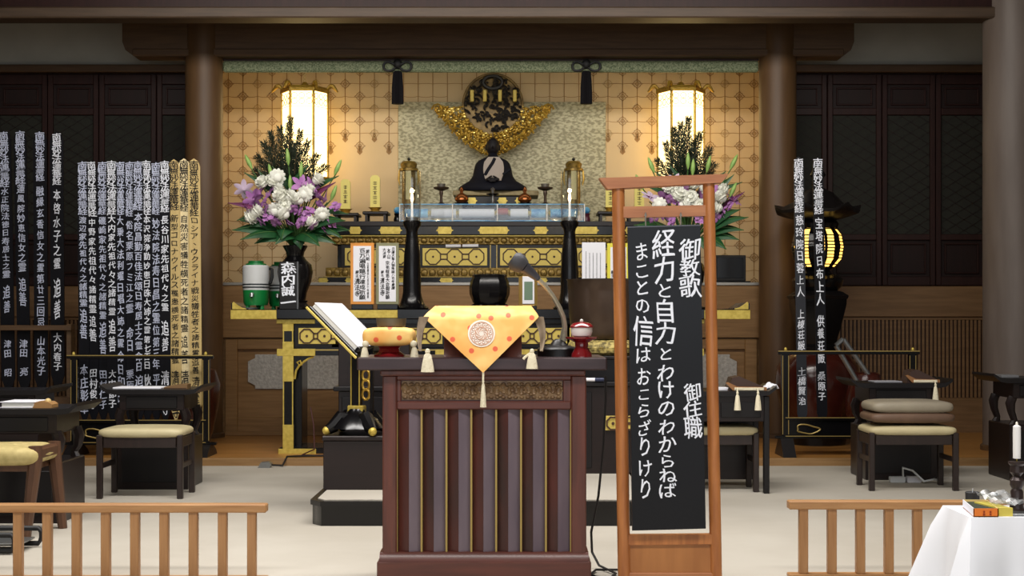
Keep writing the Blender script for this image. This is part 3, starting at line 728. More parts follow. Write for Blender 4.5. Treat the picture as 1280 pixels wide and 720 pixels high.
for k in range(1000):
    v = rr.random(); side = rr.choice((-1, 1)); a = v**.85
    ap = 2+69*rr.random(); px = side*ap; base = 195-57*((ap/72)**1.6)
    top = 131+39*math.sqrt(max(0, 1-(ap/38)**2))-3 if ap < 37 else 134
    py = base-rr.random()*max(3, base-top)
    x, z = X(616+px, Yh), Z(py, Yh); r = rr.uniform(1.2, 2.7)*u
    if ((x-cx_)/u)**2+((z-cz_)/u)**2 < 30**2: continue
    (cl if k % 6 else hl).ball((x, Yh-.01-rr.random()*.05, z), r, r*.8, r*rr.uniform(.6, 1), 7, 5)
for side in (-1, 1):
    for j in range(7):
        a = j/6; x, z = X(616+side*(18+50*a), Yh), Z(186-48*a**1.4, Yh); pts = []
        for i in range(9):
            an = i*.75; rad = (8-i*.75)*u; pts.append((x+side*rad*math.cos(an), Yh-.07, z+rad*math.sin(an)))
        cl.tube(pts, .011, 5)
stuff(cl.build('cloud_crescent', M_gold, t, 60))
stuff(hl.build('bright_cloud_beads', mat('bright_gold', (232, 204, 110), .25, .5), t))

# small altar vessels on the glass case and around it
zk = zt_c+.004
def candle_cup(px, lab):
    y = Yc+.22; x = X(px, y); t = thing('candle_stand', lab, 'candle stand', (x, y, zk)); k = y/F
    MB().lathe(x, y, [(6.5*k, zk), (6*k, zk+1.2*k), (2*k, zk+4*k), (1.6*k, zk+11*k), (2.6*k, zk+15*k), (2.2*k, zk+18*k), (9*k, zk+20.5*k), (10*k, zk+22.5*k), (9.4*k, zk+22.6*k), (3*k, zk+21.5*k)], 20).build('stem', M_bronze, t)
    MB().lathe(x, y, [(4.8*k, zk+22*k), (5.4*k, zk+27*k), (4.6*k, zk+27*k), (4.2*k, zk+24*k)], 16).build('cup', mat('dull_pewter', (110, 104, 96), .45, .4), t)
candle_cup(551.5, 'dark stemmed candle stand at the left end of the glass case'); candle_cup(681.5, 'dark stemmed candle stand at the right of the glass case')
def censer(px, lab):
    y = Yc+.2; x = X(px, y); k = y/F; t = thing('censer', lab, 'censer', (x, y, zk))
    MB().lathe(x, y, [(5.5*k, zk), (8*k, zk+2.5*k), (5*k, zk+3*k), (8.5*k, zk+6*k), (8.7*k, zk+8.5*k), (6.5*k, zk+12.5*k), (2.4*k, zk+15*k), (1.8*k, zk+17*k), (2.8*k, zk+18*k), (1.4*k, zk+22*k), (.1*k, zk+23*k)], 20).build('bowl', mat('copper_bronze', (150, 88, 44), .25, .7), t)
    MB().lathe(x, y, [(6.2*k, zk+.0), (8.8*k, zk+3*k), (5*k, zk+3.2*k)], 16).build('foot', M_lacq, t)
censer(577, 'round copper censer with tall knob, left of the seated statue'); censer(656, 'round copper censer with tall knob, right of the seated statue')
y = Yc+.16; x = X(616, y); k = y/F; t = thing('incense_holder', 'slim metal stand with dark dish in front of the statue', 'incense holder', (x, y, zk))
MB().lathe(x, y, [(4*k, zk), (3*k, zk+1.5*k), (1.6*k, zk+3*k), (2.2*k, zk+6*k), (1.5*k, zk+10*k), (2*k, zk+12*k), (2.2*k, zk+18*k), (3*k, zk+20*k), (.2*k, zk+22*k)], 16).build('stem', M_steel, t)
MB().lathe(x, y, [(2*k, zk+11.5*k), (8*k, zk+13*k), (8.2*k, zk+14*k), (2*k, zk+13*k)], 16).build('dish', M_lacq, t)
zd = Z(276.5, YA)
def ornate_lantern(px, lab):                 # gold cylinder lantern on the deck
    y = YA+.55; x = X(px, y); k = y/F; z = lambda p: Z(p, y); t = thing('gold_lantern', lab, 'lantern', (x, y, zd))
    MB().lathe(x, y, [(11*k, zd), (12*k, zd+2*k), (8*k, z(264)), (10*k, z(262))], 24).build('base', M_gold, t)
    MB().lathe(x, y, [(8.4*k, z(262)), (8.4*k, z(212))], 24).build('barrel', M_goldold, t)
    MB().lathe(x, y, [(12*k, z(214)), (12*k, z(211)), (9.5*k, z(210)), (10.5*k, z(205)), (8*k, z(202)), (1.5*k, z(201))], 24).build('cap', M_goldold, t)
    MB().ball((x, y, z(199)), 2.1*k, nu=10, nv=8).build('finial', M_lacq, t)
    for s in (-1, 1): MB().tube([(x+s*11.5*k, y-.01, z(213)), (x+s*12.5*k, y-.01, z(224)), (x+s*11*k, y-.01, z(232))], [.008, .012, .004], 6).build('hanging_tag', M_gold, t)
    MB().box(x-3.4*k, x+3.4*k, y-8.8*k-.004, y-8.0*k, z(250), z(214), .002).build('label_plate', mat('pale_gold_plate', (226, 210, 150), .5), t)
ornate_lantern(511, 'gold barrel lantern with knob cap behind the left glass chimney'); ornate_lantern(717, 'gold barrel lantern with knob cap behind the right glass chimney')
def low_table(px0, px1, pyt, lab):
    y = YA+.15; k = y/F; t = thing('offering_stand', lab, 'stand', (X((px0+px1)/2, y), y+.15, zd)); z1 = Z(pyt, y)
    MB().box(X(px0, y), X(px1, y), y, y+.3, z1-.03, z1, .006).build('top', M_dkbrown, t)
    for px in (px0+3, px1-6):
        for yy in (y+.02, y+.25): MB().box(X(px, y), X(px+3, y), yy, yy+.03, zd, z1-.03).build('leg', M_dkbrown, t)
    return z1
def ihai(px, pyt, pyb, lab, y=YA+.3):
    z1 = low_table(px-16, px+16, pyb, 'low red-brown stand under the '+lab); k = y/F; x = X(px, y); w = 6*k
    t = thing('memorial_plaque', lab, 'memorial plaque', (x, y, z1))
    zz = z1+5*k
    MB().lathe(x, y, [(8*k, z1), (8*k, z1+1.2*k), (5*k, z1+2.5*k), (7*k, z1+5*k), (9*k, zz+1*k)], 16, 1, .7).build('lotus_foot', M_gold, t)
    zt1 = Z(pyt, y)
    MB().prism([(x-w, zz), (x+w, zz), (x+w, zt1-w*.6), (x+w*.6, zt1-w*.1), (x, zt1), (x-w*.6, zt1-w*.1), (x-w, zt1-w*.6)], y-.02, y+.02).build('plaque', mat('bright_plaque_gold', (232, 216, 116), .45, .15), t)
    marks(MB(), x, y-.0225, zt1-.06, zz+.05, w*.9).build('inscription', M_line, t)
ihai(432, 224, 266, 'gold plaque at the far left, partly behind the left flowers'); ihai(469, 219, 264, 'gold plaque second from the left, left of the barrel lantern')
ihai(763, 226, 264, 'gold plaque just left of the wooden stand\'s left post'); ihai(799, 226, 266, 'gold plaque seen between the wooden stand\'s two top rails')
def small_vase(px, pyt, m, lab):
    y = YA+.18; k = y/F; x = X(px, y); t = thing('small_vase', lab, 'vase', (x, y, zd))
    MB().lathe(x, y, [(4.5*k, zd), (5*k, zd+4*k), (3.5*k, zd+8*k), (4.6*k, zd+11*k), (4*k, zd+11*k), (3*k, zd+9*k)], 14).build('body', m, t)
    MB().ball((x, y, zd+15*k), 5*k, 5*k, 4.5*k, 8, 6).build('flower_tuft', M_blue, t)
small_vase(497, 260, M_lacq, 'tiny dark vase with pale blue tuft at the case\'s left end'); small_vase(733, 262, mat('plum_glaze', (92, 40, 58), .3), 'tiny plum vase with pale blue tuft at the case\'s right end')
y = YS+.3; z0 = zs
t = thing('black_box', 'flat black box on the altar ledge under the right flowers', 'box', (X(914, y), y, z0))
MB().box(X(893, y), X(932, y), y-.02, y+.12, z0+.02, Z(319, y), .006).build('case', M_rub, t)
MB().box(X(886, y), X(937, y), y-.06, y+.14, z0, z0+.02, .004).build('foot', M_lacq, t)
MB().box(X(896, y), X(929, y), y-.024, y-.018, z0+.05, Z(322, y), .002).build('dark_face', M_lacq, t)
t = thing('paper_roll', 'small white paper roll lying on the altar ledge above the octagon panels', 'paper roll', P(577, 309, YA+.02))
MB().tube([P(557, 307.6, YA-.0), P(598, 307.0, YA-.0)], .016, 8).build('roll', M_white, t)
MB().tube([P(576, 307.3, YA-.0), P(578, 307.3, YA-.0)], .019, 8).build('band', M_line, t)

# ------------------------------------------------------------------ long offering table in front of the altar
YT = 11.95; TD = .62; T0 = 613.0
zf = .06; zT = Z(386.5, YT)
t = thing('offering_table', 'long black lacquer table with gold corner fittings, gold legs and octagon frieze', 'table', (X(T0, YT), YT+TD/2, zf))
x0, x1 = X(289, YT), X(937, YT)
MB().box(x0, x1, YT, YT+TD, Z(398.5, YT), zT, .004).build('table_top', M_lacq, t)
def sym(a, b): return ((a, b), (2*T0-b, 2*T0-a))
for a, b in sym(288, 345.5): MB().pbox(a, b, 387.5, 399, YT-.012, .05, .003).build('gold_end_fitting', M_brass, t)
MB().pbox(430, 497, 387.5, 397.5, YT-.012, .03, .003).build('gold_centre_fitting', M_brass, t)
MB().pbox(729, 796, 387.5, 397.5, YT-.012, .03, .003).build('gold_centre_fitting', M_brass, t)
for s in (-1, 1):                                   # upturned scroll ends
    e = x0 if s < 0 else x1; d = -s
    f = lambda k, z: (e+d*k, zT+z)
    MB().prism([f(.0, 0), f(.0, .05), f(.02, .058), f(.05, .035), f(.09, .012), f(.14, .006), f(.14, 0)], YT, YT+TD).build('scroll_end', M_lacq, t)
    MB().prism([f(.012, 0), f(.012, .05), f(.02, .062), f(.055, .035), f(.09, .014), f(.13, .006), f(.13, 0)], YT-.014, YT+.02).build('scroll_end_fitting', M_brass, t)
y1 = YT+.06
MB().box(X(346, y1), X(2*T0-346, y1), y1, YT+TD-.06, Z(405, y1), Z(398.5, YT), .003).build('under_rail', M_lacq, t)
for a, b in sym(345.5, 393.5): MB().pbox(a, b, 399.3, 404.5, y1-.012, .03, .002).build('gold_rail_fitting', M_brass, t)
MB().box(X(354, y1), X(2*T0-354, y1), y1+.03, y1+.07, Z(437, y1), Z(405, y1), .002).build('frieze', M_lacq, t)
for c in (406, 452, 520, 608, 676, 745, 820): octpanel(c-33, c+33, 410, 430, y1+.03, t, 3, True)
MB().box(X(346, y1), X(2*T0-346, y1), y1, YT+TD-.06, Z(444.5, y1), Z(436.5, y1), .003).build('middle_rail', M_lacq, t)
for a, b in sym(346, 394): MB().pbox(a, b, 436, 445, y1-.012, .03, .002).build('gold_rail_fitting', M_brass, t)
for a, b in ((544, 560), (645, 662), (448, 470)): MB().pbox(a, b, 437, 444.5, y1-.012, .03, .002).build('gold_rail_fitting', M_brass, t)
for a, b in sym(394, 832): pass
MB().pbox(394, 832, 436.6, 438.3, y1-.008, .01, 0).build('gold_line', M_goldline, t)
for a, b in sym(353.5, 366.5):
    lg = MB().box(X(a, y1), X(b, y1), y1, y1+.09, Z(562, y1), Z(404, y1), .004).build('leg', M_lacq, t)
    for pa, pb in ((404, 414), (427, 437), (445, 477), (531, 562)):
        MB().pbox(a-.3, b+.3, pa, pb, y1-.01, .02, .002).build('leg_fitting', M_brass, lg)
    for e in (a+.8, b-.8): MB().pbox(e-.7, e+.7, 414, 531, y1-.008, .01, 0).build('leg_gold_line', M_brass, lg)
    MB().box(X(a, y1), X(b, y1), YT+TD-.14, YT+TD-.06, zf, Z(404, y1), .004).build('leg', M_lacq, t)
    MB().box(X(a+(4 if a < 600 else -4), y1), X(b+(9 if a < 600 else -9), y1), y1+.09, YT+TD-.14, zf+.03, Z(445, y1), .004).build('side_panel', M_lacq, t)
for a, b in sym(347.5, 395): MB().pbox(a, b, 561, 568.5, y1-.012, .1, .004).build('foot_fitting', M_brass, t)
MB().box(X(349, y1), X(2*T0-349, y1), y1+.0, YT+TD-.06, zf, zf+.05, .004).build('foot_rail', M_lacq, t)
for s in (-1, 1):                                   # openwork corner bracket
    g = lambda a: X(T0+s*(T0-a), y1)
    MB().prism([(g(366.5), Z(445, y1)), (g(366.5), Z(478, y1)), (g(368), Z(470, y1)), (g(371), Z(462, y1)), (g(377), Z(455, y1)), (g(384), Z(450, y1)), (g(392), Z(445, y1))], y1+.02, y1+.06).build('corner_bracket', M_lacq, t)
    MB().tube([(g(px), y1+.012, Z(py, y1)) for px, py in ((368, 474), (370, 463), (374, 457), (377, 456), (375, 451), (371, 453), (374, 457), (380, 452), (386, 448), (392, 446))], .009, 5).build('gold_scroll', M_brass, t)
M_cord = mat('dark_cord', (26, 22, 22), .6)
def cord(pts, r, lab, m=M_cord):
    o = MB().tube(pts, r, 6).build('cord', m); tag(o, lab, 'cord'); return o

# ------------------------------------------------------------------ on the table
def vase(px, lab):
    y = YT+.14; x = X(px, y); k = y/F; z = lambda p: Z(p, y); t = thing('flower_vase', lab, 'vase', (x, y, zT))
    b = zT
    MB().lathe(x, y, [(13*k, b+11*k), (13.5*k, b+14*k), (14.5*k, z(366)), (20*k, z(352)), (22*k, z(340)), (20.5*k, z(331)), (14*k, z(325)), (10.5*k, z(320)), (11.5*k, z(315)), (15.5*k, z(308)), (15*k, z(307)), (10*k, z(313)), (9*k, z(322))], 32).build('body', M_lacq, t)
    MB().lathe(x, y, [(22*k, b), (23*k, b+2.5*k), (17*k, b+4.5*k), (14*k, b+8*k), (16*k, b+11*k)], 6).build('stand', M_lacqs, t)
    return x, y, z(309)
VL = vase(369, 'large black vase holding the left flower arrangement'); VR = vase(859, 'large black vase behind the black notice board, holding the right flowers')
y = YT+.02-.02; y = YT+.0+.005
t = thing('name_plate', 'upright black plate with white name leaning on the left black vase', 'name plate', (X(361, y), y, zT))
MB().box(X(349.5, y), X(373, y), y-.012, y+.012, zT, Z(327, y), .003).build('plate', M_lacqs, t)
MB().box(X(371.4, y), X(373.2, y), y-.014, y+.014, zT, Z(327, y), .001).build('edge', mat('grey_edge', (90, 92, 96), .5), t)
vtext(MB(), '森内誠一', X(360.5, y), y-.0135, Z(328, y), Z(385, y), .125, 1.05).build('inscription', M_paint, t)
def keg(px, y, pyb, lab):
    k = y/F; x = X(px, y); z0 = zT; z = lambda p: z0+(pyb-p)*k; t = thing('drink_keg', lab, 'water keg', (x, y, z0))
    MB().lathe(x, y, [(16*k, z(361)), (16.4*k, z(358)), (16.6*k, z(332)), (15*k, z(330))], 28).build('body', M_keg, t)
    MB().lathe(x, y, [(14*k, z(380)), (15.5*k, z(376)), (16.2*k, z(361))], 28).build('green_base', M_kegg, t)
    MB().lathe(x, y, [(13*k, z(330.5)), (12.5*k, z(328)), (9.6*k, z(327.6)), (9.4*k, z(324.6)), (1*k, z(324))], 24).build('lid', M_kegg, t)
    for p in (354, 357.5): MB().lathe(x, y, [(16.75*k, z(p+.9)), (16.75*k, z(p-.9))], 28).build('dark_stripe', mat('keg_stripe', (44, 50, 54), .5), t)
    for a in (-2.5, -.65, 1.5):
        MB().lathe(x+11*k*math.cos(a), y+11*k*math.sin(a), [(3*k, z(pyb)), (2.4*k, z(379))], 10).build('foot', M_kegg, t)
    MB().tube([(x-2*k, y-15*k, z(367)), (x-2*k, y-19*k, z(367)), (x-2*k, y-20*k, z(370))], [.022, .02, .014], 10).build('tap', M_steel, t)
    MB().tube([(x+16*k, y, z(334)), (x+20.5*k, y-.02, z(335)), (x+20.5*k, y-.02, z(345)), (x+18.5*k, y-.02, z(352)), (x+16.5*k, y, z(352))], .014, 8).build('handle', M_rub, t)
    return t
keg(320, YT+.22, 385, 'white and green drink keg with tap at the left end of the table')
keg(352, YT+.47, 384, 'second white and green drink keg, half hidden behind the left black vase')
y = YT+.1
tag(MB().lathe(X(311, y), y, [(.07, zT), (.075, zT+.012), (.06, zT+.016)], 20, 1, .8).build('saucer', M_steel), 'small grey saucer in front of the left drink keg', 'saucer')
def placard(px0, px1, pyt, m, name, lab, cols):
    y = YT+.12; t = thing('placard', lab, 'placard', (X((px0+px1)/2, y), y, zT)); z1 = Z(pyt, y)
    MB().box(X(px0, y), X(px1, y), y, y+.02, Z(380.5, y), z1, .003).build('border_board', m, t)
    MB().box(X(px0+3.6, y), X(px1-3.6, y), y-.003, y+.002, Z(377, y), Z(pyt+4, y), .001).build('paper', M_white, t)
    MB().box(X(px0, y)+.01, X(px1, y)-.01, y+.0, y+.09, zT, Z(380.2, y), .004).build('stand', M_lacq, t)
    b = MB()
    for s, px, p0, p1, w in cols:
        vtext(b, s, X(px, y), y-.0042, Z(p0, y), Z(p1, y), w)
    b.build('writing', M_ink, t)
placard(438, 467.5, 303.5, mat('orange_border', (226, 150, 66), .6), 'o', 'orange bordered placard with columns of writing on the long table', [('百万遍唱題行達成祈願', 453, 310, 375, .055), ('第八期', 459.5, 312, 326, .034), ('立教開宗七百五十年報恩', 460, 328, 373, .016), ('願主', 446.5, 338, 347, .03), ('清法寺', 446.5, 348, 371, .045)])
placard(470, 498.5, 303.5, mat('olive_border', (136, 134, 100), .6), 'g', 'olive bordered placard with columns of writing, right of the orange one', [('日蓮大聖人御降誕八百年慶讃', 491.5, 309, 362, .028), ('本山', 486, 310, 324, .032), ('宗祖報恩大会御祈願', 484.5, 326, 374, .034), ('大法要', 480.5, 310, 323, .03), ('願主', 478, 338, 346, .026), ('清法寺', 478, 347, 370, .04)])
def candlestick(px, lab):
    y = YT+.2; k = y/F; x = X(px, y); b = zT; z = lambda p: Z(p, y); t = thing('candlestick', lab, 'candlestick', (x, y, b))
    MB().lathe(x, y, [(20*k, b), (21*k, b+2*k), (17*k, b+5*k), (15*k, b+8*k), (13*k, b+14*k), (11.5*k, z(366)), (11*k, z(340)), (10*k, z(318)), (8*k, z(300)), (7*k, z(290)), (8*k, z(286)), (11*k, z(282)), (11.5*k, z(277)), (10*k, z(276))], 28).build('column', M_lacq, t)
    MB().lathe(x, y, [(8*k, z(277)), (8.2*k, z(272)), (4*k, z(271))], 20).build('cup', M_steel, t)
    c = thing('glass_chimney', 'clear glass chimney standing on the black candlestick '+('left' if px < 600 else 'right')+' of centre', 'glass chimney', (x, y, z(277)))
    MB().lathe(x, y, [(10.2*k, z(276)), (11.2*k, z(262)), (11.2*k, z(214)), (10.9*k, z(214)), (10.9*k, z(262)), (9.9*k, z(276))], 28).build('glass', M_glass, c)
    d = thing('candle', 'slim lit candle inside the glass chimney, '+('left' if px < 600 else 'right')+' of the statue', 'candle', (x, y, z(271)))
    MB().lathe(x, y, [(1.6*k, z(271)), (1.3*k, z(252)), (.3*k, z(251.5))], 12).build('wax', M_wax, d)
    MB().lathe(x, y, [(.3*k, z(252)), (1.9*k, z(249)), (1.7*k, z(246)), (.7*k, z(242)), (.1*k, z(239.5))], 12).build('flame', M_flame, d)
    l = bpy.data.lights.new('candle_light', 'POINT'); l.energy = 1.5; l.color = (1, .7, .35); l.shadow_soft_size = .02
    o = bpy.data.objects.new('candle_light', l); C.objects.link(o); o.location = (x, y-.0, z(236))
candlestick(515, 'tall black candlestick left of centre on the long table'); candlestick(712, 'tall black candlestick right of centre on the long table')
y = YT+.13; x = X(612, y); k = y/F
t = thing('incense_burner', 'glossy round black lacquer burner behind the orange cloth', 'incense burner', (x, y, zT)); z = lambda p: Z(p, y)
MB().lathe(x, y, [(17*k, z(382.5)), (21*k, z(378)), (25*k, z(368)), (25.5*k, z(360)), (24*k, z(352)), (21.5*k, z(347)), (22*k, z(344)), (20*k, z(343)), (17*k, z(350))], 12).build('body', M_lacq, t, 25)
MB().lathe(x, y, [(23*k, zT), (23.5*k, zT+1.6*k), (17*k, zT+3*k)], 12).build('foot_ring', M_lacq, t)
for a in range(6): MB().ball((x+20*k*math.cos(a*math.pi/3), y+20*k*math.sin(a*math.pi/3), zT+3.6*k), 3.4*k, nu=8, nv=6).build('foot', M_lacq, t)
y = YT+.1; t = thing('clock', 'white digital clock with green screen and yellow sides on the long table', 'clock', (X(660, y), y, zT))
MB().prism([(X(653, y), y), (X(668, y), y), (X(672, y), y+.1), (X(648.5, y), y+.1)], zT+.03, Z(345, y), 'z').build('case', mat('clock_yellow', (214, 176, 96), .5), t)
MB().pbox(653, 668, 345.5, 380, y-.012, .014, .003).build('front', M_white, t); MB().pbox(655.3, 665.8, 352, 375, y-.015, .005, .001).build('screen', mat('lcd_green', (104, 128, 104), .35), t)
MB().box(X(650, y), X(671, y), y-.03, y+.11, zT, zT+.03, .004).build('foot', M_lacq, t)
y = YT+.15; t = thing('paper_sheet', 'white printed sheet standing right of the right candlestick', 'notice', (X(742, y), y, zT))
MB().box(X(727.5, y), X(757, y), y, y+.012, Z(381, y), Z(303, y), .002).build('sheet', M_white, t)
b = MB()
for i, px in enumerate((732.5, 737, 741.5, 746, 750.5)): marks(b, X(px, y), y-.0012, Z(316 if i else 314, y), Z(352, y), .011)
stuff(b.build('writing', mat('grey_ink', (90, 90, 96), .8), t))
MB().box(X(730, y), X(755, y), y-.02, y+.05, zT, zT+.03, .003).build('stand', M_lacq, t)
t = thing('placard', 'yellow bordered placard behind the wooden stand\'s left post', 'placard', (X(772, y), y, zT))
MB().box(X(759, y), X(787, y), y, y+.018, Z(381, y), Z(304, y), .003).build('border_board', mat('yellow_border', (226, 216, 70), .6), t)
MB().box(X(763, y), X(783, y), y-.003, y+.002, Z(377, y), Z(309, y), .001).build('paper', M_white, t)
vtext(MB(), '願主', X(766, y), y-.0042, Z(338, y), Z(347, y), .03).build('writing', M_ink, t)
MB().box(X(762, y), X(784, y), y+.02, y+.06, zT, zT+.05, .003).build('stand', M_lacq, t)

# ------------------------------------------------------------------ flower arrangements, every stem a thing of its own
def petal(mb, base, d, n, L, w, curl, th=.0):
    d = d.normalized(); s = d.cross(n).normalized(); n = s.cross(d).normalized(); vs = []; fs = []
    pr = ((0, .15), (.3, .8), (.65, 1), (.9, .6), (1, .05))
    for u, k in pr:
        c = base+d*(L*u)+n*(curl*L*u*u); vs += [c-s*w*k+n*w*.25*k, c, c+s*w*k+n*w*.25*k]
    for i in range(4):
        a = i*3; fs += [(a, a+1, a+4, a+3), (a+1, a+2, a+5, a+4)]
    return mb.add(vs, fs)
rf = random.Random(21)
def mum_mesh():
    b = MB(); b.ball((0, 0, 0), .04, nu=8, nv=6)
    for ring, (el, n, L) in enumerate(((-.5, 9, .05), (-.1, 11, .056), (.3, 11, .056), (.75, 8, .05), (1.15, 5, .045))):
        for k in range(n):
            a = 2*math.pi*(k+ring*.37)/n; d = Vector((math.cos(a)*math.cos(el), math.sin(a)*math.cos(el), math.sin(el)))
            petal(b, d*.012, d, Vector((0, 0, 1)) if abs(el) < 1 else Vector((1, 0, 0)), L*.95, .017, .55)
    return b.mesh('white_bloom', M_mum, sharp=60)
def lily_mesh(m, name):
    b = MB()
    for k in range(6):
        a = 2*math.pi*k/6; d = Vector((math.cos(a)*.8, math.sin(a)*.8, .55)); petal(b, Vector((0, 0, 0)), d, Vector((0, 0, 1)), .085, .022, -.35)
    for k in range(4): b.tube([(0, 0, 0), (.012*math.cos(k*1.6), .012*math.sin(k*1.6), .05)], .0025, 4)
    return b.mesh(name, m, sharp=60)
def small_mesh():
    b = MB()
    for j in range(7):
        a = j*2.4; c = Vector((math.cos(a), math.sin(a), .4*math.sin(j)))*.028
        for k in range(5):
            q = 2*math.pi*k/5; petal(b, c, Vector((math.cos(q), math.sin(q), .5)), Vector((0, 0, 1)), .026, .011, -.2)
    return b.mesh('purple_cluster', M_purple, sharp=60)
def bud_mesh():
    b = MB(); b.lathe(0, 0, [(.004, -.05), (.012, -.03), (.019, 0), (.017, .04), (.009, .075), (.001, .09)], 8)
    return b.mesh('green_bud', M_bud, sharp=60)
MUM = mum_mesh(); LILY = lily_mesh(M_purple, 'purple_bloom'); SMALL = small_mesh(); BUD = bud_mesh()
PALE = lily_mesh(mat('pale_lilac_petal', (206, 186, 208), .6), 'pale_bloom')
def flower(name, mesh, part, px, py, dy, V, lab, cat, group, sc=1.0, rot=None):
    y = V[1]+dy; p = P(px, py, y); t = thing(name, lab, cat, p, group)
    o = bpy.data.objects.new(part, mesh); C.objects.link(o); o.parent = t; o.scale = (sc,)*3
    o.rotation_euler = rot or (R(rf.uniform(35, 75)), R(rf.uniform(-25, 25)), rf.uniform(0, 6))
    v = Vector((V[0], V[1], V[2]-.02)); m_ = (p+v)/2+Vector((0, .02, .03)); q = p+Vector((0, .015, -.02))
    MB().tube([v+Vector((rf.uniform(-.03, .03), rf.uniform(-.03, .03), 0)), m_, q], .005, 5).build('stem', M_stem, t)
    return t
def broad_leaf(px0, py0, px1, py1, V, dy0, dy1, w, m, lab, group, bend=.05):
    a = P(px0, py0, V[1]+dy0); b = P(px1, py1, V[1]+dy1); d = b-a; L = d.length; n = Vector((0, -.75, .65)); s = d.cross(n).normalized(); n = s.cross(d).normalized()
    def fn(u, v):
        k = w*math.sin(math.pi*min(1, .06+.94*v)**.8)*(1-.25*v); q = (u*2-1)*k
        return a+d*v+s*q+n*(bend*math.sin(math.pi*v)-abs(q)*.3)
    t = thing('broad_leaf', lab, 'leaf', a, group)
    MB().sheet(fn, 4, 10, .003).build('blade', m, t, 70)
    MB().tube([a+d*(i/8)+n*(bend*math.sin(math.pi*i/8)+.004) for i in range(9)], .004, 4).build('midrib', M_stem if m is not M_magenta else M_magenta, t)
    MB().tube([a, (a+Vector((V[0], V[1], V[2])))/2, Vector((V[0], V[1], V[2]-.03))], .006, 5).build('stalk', M_stem, t)
def fern(px0, py0, px1, py1, V, dy, lab, group, width=.1):
    a = P(px0, py0, V[1]+.02); b = P(px1, py1, V[1]+dy); d = b-a; L = d.length; side = d.cross(Vector((0, 1, 0))).normalized()
    t = thing('conifer_spray', lab, 'foliage', a, group)
    MB().tube([Vector((V[0], V[1], V[2]-.03)), a, a+d*.5+side*.01, b], [.008, .007, .005, .002], 5).build('stem', mat('twig_brown', (72, 58, 40), .7), t)
    q = MB(); N = int(L/.016)
    for i in range(N):
        u = .12+.88*i/N; c = a+d*u+side*.01*math.sin(math.pi*u)
        for s in (-1, 1):
            l = width*(1-u*.75)*rf.uniform(.6, 1.15); dr = (d.normalized()*.75+side*s*rf.uniform(.5, 1)+Vector((0, rf.uniform(-.6, .6), 0))).normalized()
            e = c+dr*l; q.tube([c, (c+e)/2+Vector((0, 0, .006)), e], [.004, .005, .002], 3)
            for j in (.35, .55, .75, .95):
                c2 = c+dr*l*j
                for s2 in (-1, 1):
                    dd = (dr+side*s2*rf.uniform(.5, .9)+Vector((0, rf.uniform(-.7, .7), rf.uniform(-.2, .4)))).normalized(); q.add([c2, c2+dd*.022+dr*.004, c2+dd*.03, c2+dd*.016-dr*.006], [(0, 1, 2, 3)])
    stuff(q.build('needles', M_fern, t))
def arrangement(V, where, ox, flip, D):
    D = {k: sorted(v, key=lambda p: p[0] if k in ('mum', 'lily', 'small', 'pale', 'bud') else p[2]) for k, v in D.items()}
    W_ = where; g = lambda s: '%s of the %s arrangement' % (s, W_)
    for i, (px, py) in enumerate(D['mum']): flower('white_chrysanthemum', MUM, 'bloom', px, py, -.12-.06*rf.random()-(.05 if py > 240 else 0), V, 'round white chrysanthemum bloom in the %s flower arrangement, %s' % (W_, ordinal(i)), 'flower', g('white chrysanthemums'), rf.uniform(.95, 1.15))
    for i, (px, py) in enumerate(D['lily']): flower('purple_lily', LILY, 'bloom', px, py, -.1-.06*rf.random(), V, 'pinkish purple lily bloom in the %s flower arrangement, %s' % (W_, ordinal(i)), 'flower', g('purple lilies'), rf.uniform(.95, 1.2))
    for i, (px, py) in enumerate(D['small']): flower('purple_statice', SMALL, 'bloom', px, py, -.16-.05*rf.random(), V, 'cluster of small purple blossoms low in the %s flowers, %s' % (W_, ordinal(i)), 'flower', g('small purple blossoms'), rf.uniform(.9, 1.2))
    for i, (px, py) in enumerate(D['pale']): flower('pale_lily', PALE, 'bloom', px, py, -.12, V, 'pale lilac lily bloom in the %s flower arrangement%s' % (W_, '' if len(D['pale']) == 1 else ', '+ordinal(i)), 'flower', g('pale lilies'), 1.1)
    for i, (px, py) in enumerate(D['bud']):
        dx = (px-(V[0]*F/V[1]+CX))/60
        flower('lily_bud', BUD, 'bud', px, py+4, -.12, V, 'closed green lily bud in the %s flower arrangement, %s' % (W_, ordinal(i)), 'flower bud', g('green lily buds'), 1.05, (R(rf.uniform(-8, 8)), R(max(-40, min(40, dx*28))), 0))
    for i, a in enumerate(D['leaf']): broad_leaf(*a, V, -.03, -.2+rf.uniform(-.06, .1), rf.uniform(.065, .095), M_flgreen, 'broad dark green leaf below the %s flowers, tip %s' % (W_, ordinal(i)), g('broad leaves'))
    for i, a in enumerate(D['up']): broad_leaf(*a, V, -.02, -.06, .04, M_flgreen, 'upright green leaf among the %s blooms, tip %s' % (W_, ordinal(i)), g('upright leaves'), .02)
    for i, a in enumerate(D['mag']): broad_leaf(*a, V, -.05, -.12, .038, M_magenta, 'dark magenta pointed leaf at the side of the %s flower arrangement, %s' % (W_, ordinal(i)), g('magenta leaves'), .02)
    for i, a in enumerate(D['fern']): fern(*a, V, rf.uniform(-.05, .12), 'feathery dark conifer spray above the %s flowers, tip %s' % (W_, ordinal(i)), g('conifer sprays'), .12)
